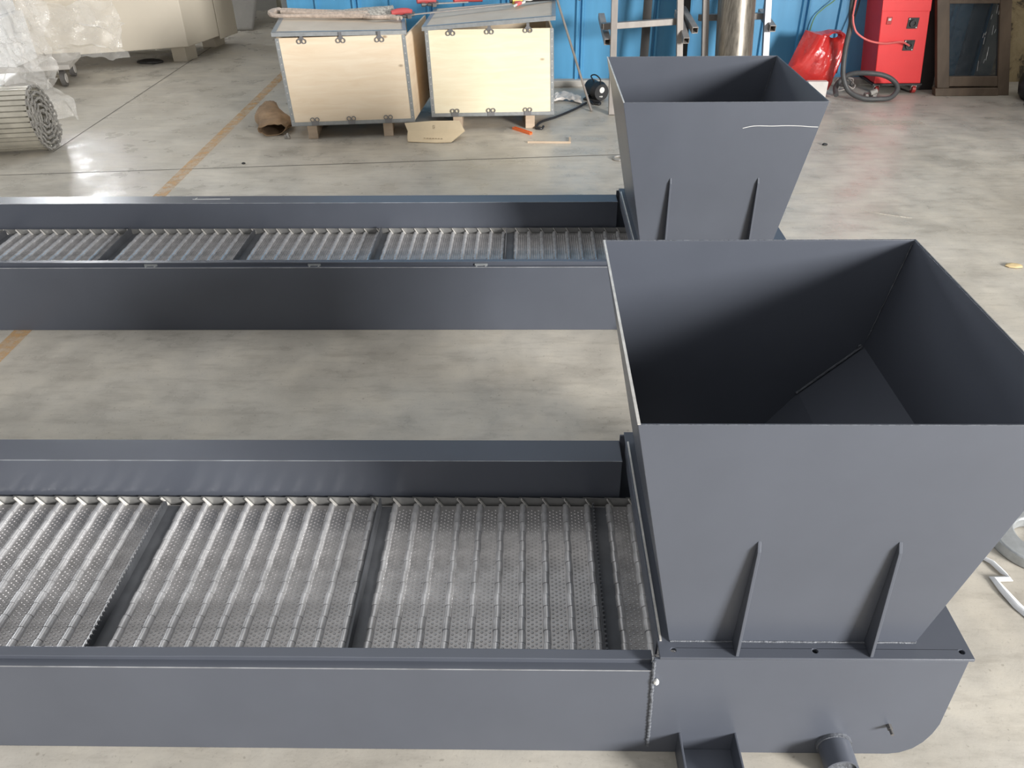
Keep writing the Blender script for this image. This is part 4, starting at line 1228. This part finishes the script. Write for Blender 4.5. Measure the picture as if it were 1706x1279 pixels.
tr = thing('trolley', (-4.02, 6.66, 0), 'low wheeled trolley under clear film in front of the cream machine', 'trolley', R(15))
m = MB(); m.box((-0.65, -0.25, 0.135), (0.42, 0.22, 0.17)); m.build('deck', M['kerb'], tr, bevel=0.005)
for (wx, wy) in ((0.34, 0.16), (0.34, -0.18), (-0.55, 0.16), (-0.55, -0.18)):
    m = MB(); m.cyl((wx-0.016, wy, 0.06), (wx+0.016, wy, 0.06), 0.059, 24); ca = m.build('caster', M['rubber'], tr, smooth=True)
    m = MB(); m.cyl((wx+0.016, wy, 0.06), (wx+0.021, wy, 0.06), 0.036, 18); m.build('hub', M['hub'], ca, smooth=True)
    m = MB(); m.box((wx-0.024, wy-0.02, 0.06), (wx-0.019, wy+0.02, 0.134)); m.build('fork', M['hub'], ca)
m = MB(); m.box((-4.45, 6.45, 0.171), (-3.92, 6.78, 0.52)); tag(m.build('carton', M['whitebox'], bevel=0.004), 'white carton under the clear film on the trolley at the left edge', 'carton', 'white cartons under film')
m = MB(); m.box((-4.45, 6.50, 0.522), (-3.97, 6.78, 0.80)); tag(m.build('carton', M['whitebox'], bevel=0.004), 'second white carton on top, under the clear film at the left edge', 'carton', 'white cartons under film')

def crumple(p, s, a, seed):
    q = Vector(p)*s+Vector((seed, seed*2, 0))
    return a*(abs(noise.noise(q))+0.5*abs(noise.noise(q*2.3))-0.35)
def film1(u, v):
    # drape over the trolley load and down its front
    x = -4.45+1.06*u
    hgt = 0.93-0.85*max(0, u-0.70)
    if v < 0.35: y = 6.85-0.60*v/0.35; z = hgt
    else:
        t = (v-0.35)/0.65
        y = 6.25-0.20*t-0.07*math.sin(u*9)*t; z = hgt*(1-t)+0.10*t
    return (x+crumple((u*3, v*3, 1), 1.5, 0.14, 3), y-abs(crumple((u*3, v*3, 0), 1.4, 0.22, 1)), max(0.02, z+0.02+crumple((u*3, v*3, 2), 1.5, 0.14, 5)))
o = sheet('plastic_film', M['film'], film1, 40, 40)
tag(o, 'crumpled clear plastic film draped over the trolley and its white cartons', 'plastic film', 'clear plastic film')
def film2(u, v):
    # loose piece hanging to the floor beside the roll
    x = -3.92+0.66*u*(0.55+0.45*v)+0.16*v
    y = 5.90-0.30*v+0.06*u
    z = 0.50*(1-v)**0.8+0.012
    return (x+crumple((u*2, v*2, 1), 1.5, 0.12, 9), y+crumple((u*2, v*2, 0), 1.5, 0.14, 8), max(0.006, z+crumple((u*2, v*2, 2), 1.5, 0.14, 7)*(1-0.7*v)))
o = sheet('plastic_film', M['film'], film2, 26, 26)
tag(o, 'loose triangle of clear plastic film hanging to the floor behind the belt roll', 'plastic film', 'clear plastic film')
def film3(u, v):
    x = -3.86+0.66*u+0.05*v
    y = 6.52+0.30*u-0.10*v
    z = 0.60-0.40*v-0.02*u*u
    return (x+crumple((u*2, v*2, 1), 1.4, 0.12, 12), y+crumple((u*2, v*2, 0), 1.4, 0.12, 14), max(0.02, z+crumple((u*2, v*2, 2), 1.4, 0.10, 17)))
o = sheet('plastic_film', M['film'], film3, 22, 18)
tag(o, 'clear plastic film flap hanging above the trolley wheel before the cream machine', 'plastic film', 'clear plastic film')
def tarp_fn(u, v):
    x = -3.30+0.56*u+0.04*math.sin(v*4)
    y = 9.60-0.85*v
    z = max(0.004, 0.85*(1-v**1.3)+0.07*math.sin(v*17+u*2)*(1-v)+0.05*noise.noise((u*3, v*7, 0))*(1-v))
    return (x, y, z)
o = sheet('tarpaulin', M['tarp'], tarp_fn, 16, 34, thick=0.004)
tag(o, 'grey tarpaulin heap in folds against the back wall, right of the cream machine', 'tarpaulin')

# ------------------------------------------------------------------ light
sc = bpy.context.scene
wd = bpy.data.worlds.new('hall_light'); sc.world = wd; wd.use_nodes = True
nt = wd.node_tree; bg = nt.nodes['Background']
tcw = N(nt, 'ShaderNodeTexCoord'); sep = N(nt, 'ShaderNodeSeparateXYZ'); nt.links.new(tcw.outputs['Generated'], sep.inputs[0])
rw = ramp(nt, sep.outputs['Z'], [(0.0, (0.20, 0.19, 0.175)), (0.48, (0.36, 0.355, 0.35)), (0.62, (0.19, 0.19, 0.195)), (0.845, (0.16, 0.15, 0.145)), (0.872, (0.84, 0.835, 0.825))])
mr = N(nt, 'ShaderNodeMapRange'); mr.inputs['From Min'].default_value = -1; mr.inputs['From Max'].default_value = 1
nt.links.new(sep.outputs['Z'], mr.inputs['Value']); nt.links.new(mr.outputs[0], rw.inputs[0])
nt.links.new(rw.outputs[0], bg.inputs['Color'])
bg.inputs['Strength'].default_value = 1.0

def area(name, loc, target, sx, sy, power, col):
    l = bpy.data.lights.new(name, 'AREA'); l.shape = 'RECTANGLE'; l.size = sx; l.size_y = sy; l.energy = power; l.color = col
    o = bpy.data.objects.new(name, l); C.objects.link(o)
    o.location = loc
    o.rotation_euler = (Vector(target)-Vector(loc)).to_track_quat('-Z', 'Y').to_euler()
    return o
area('doorway_light', (7.2, -4.5, 3.1), (0.2, 2.0, 0.3), 2.6, 2.2, 1950, (1.0, 0.975, 0.94))
area('front_fill_light', (-0.8, -5.2, 2.6), (-0.8, 5.0, 0.6), 4.0, 3.0, 45, (1.0, 0.98, 0.95))  # weak fill lamp added behind the camera to lift shaded front faces
area('left_fill_light', (-8.0, 4.2, 3.2), (-1.0, 3.2, 0.2), 4.0, 1.8, 120, (0.95, 0.98, 1.0))  # lamp added at the left for highlights on the belt rods

# ------------------------------------------------------------------ camera
f_px, th, ya, ro = 1351.3157, 0.5936, -0.0229, -0.0122
Rv = Vector((0.99982013, 0.01602216, -0.0101492))
Uv = Vector((-5.51320005e-04, 0.559446907, 0.828866005))
Fv = Vector((-0.01895817, 0.82871132, -0.55935511))
cam = bpy.data.cameras.new('camera'); co = bpy.data.objects.new('camera', cam); C.objects.link(co)
Mx = Matrix((Rv, Uv, -Fv)).transposed().to_4x4(); Mx.translation = (0, 0, 1.6)
co.matrix_world = Mx
cam.sensor_fit = 'HORIZONTAL'; cam.sensor_width = 36.0; cam.lens = 36.0*f_px/1706.0
cam.clip_start = 0.05; cam.clip_end = 100
sc.camera = co

sc.view_settings.view_transform = 'Standard'
sc.view_settings.look = 'None'
sc.view_settings.gamma = 1
sc.view_settings.exposure = 0.0
sc.view_settings.use_curve_mapping = False
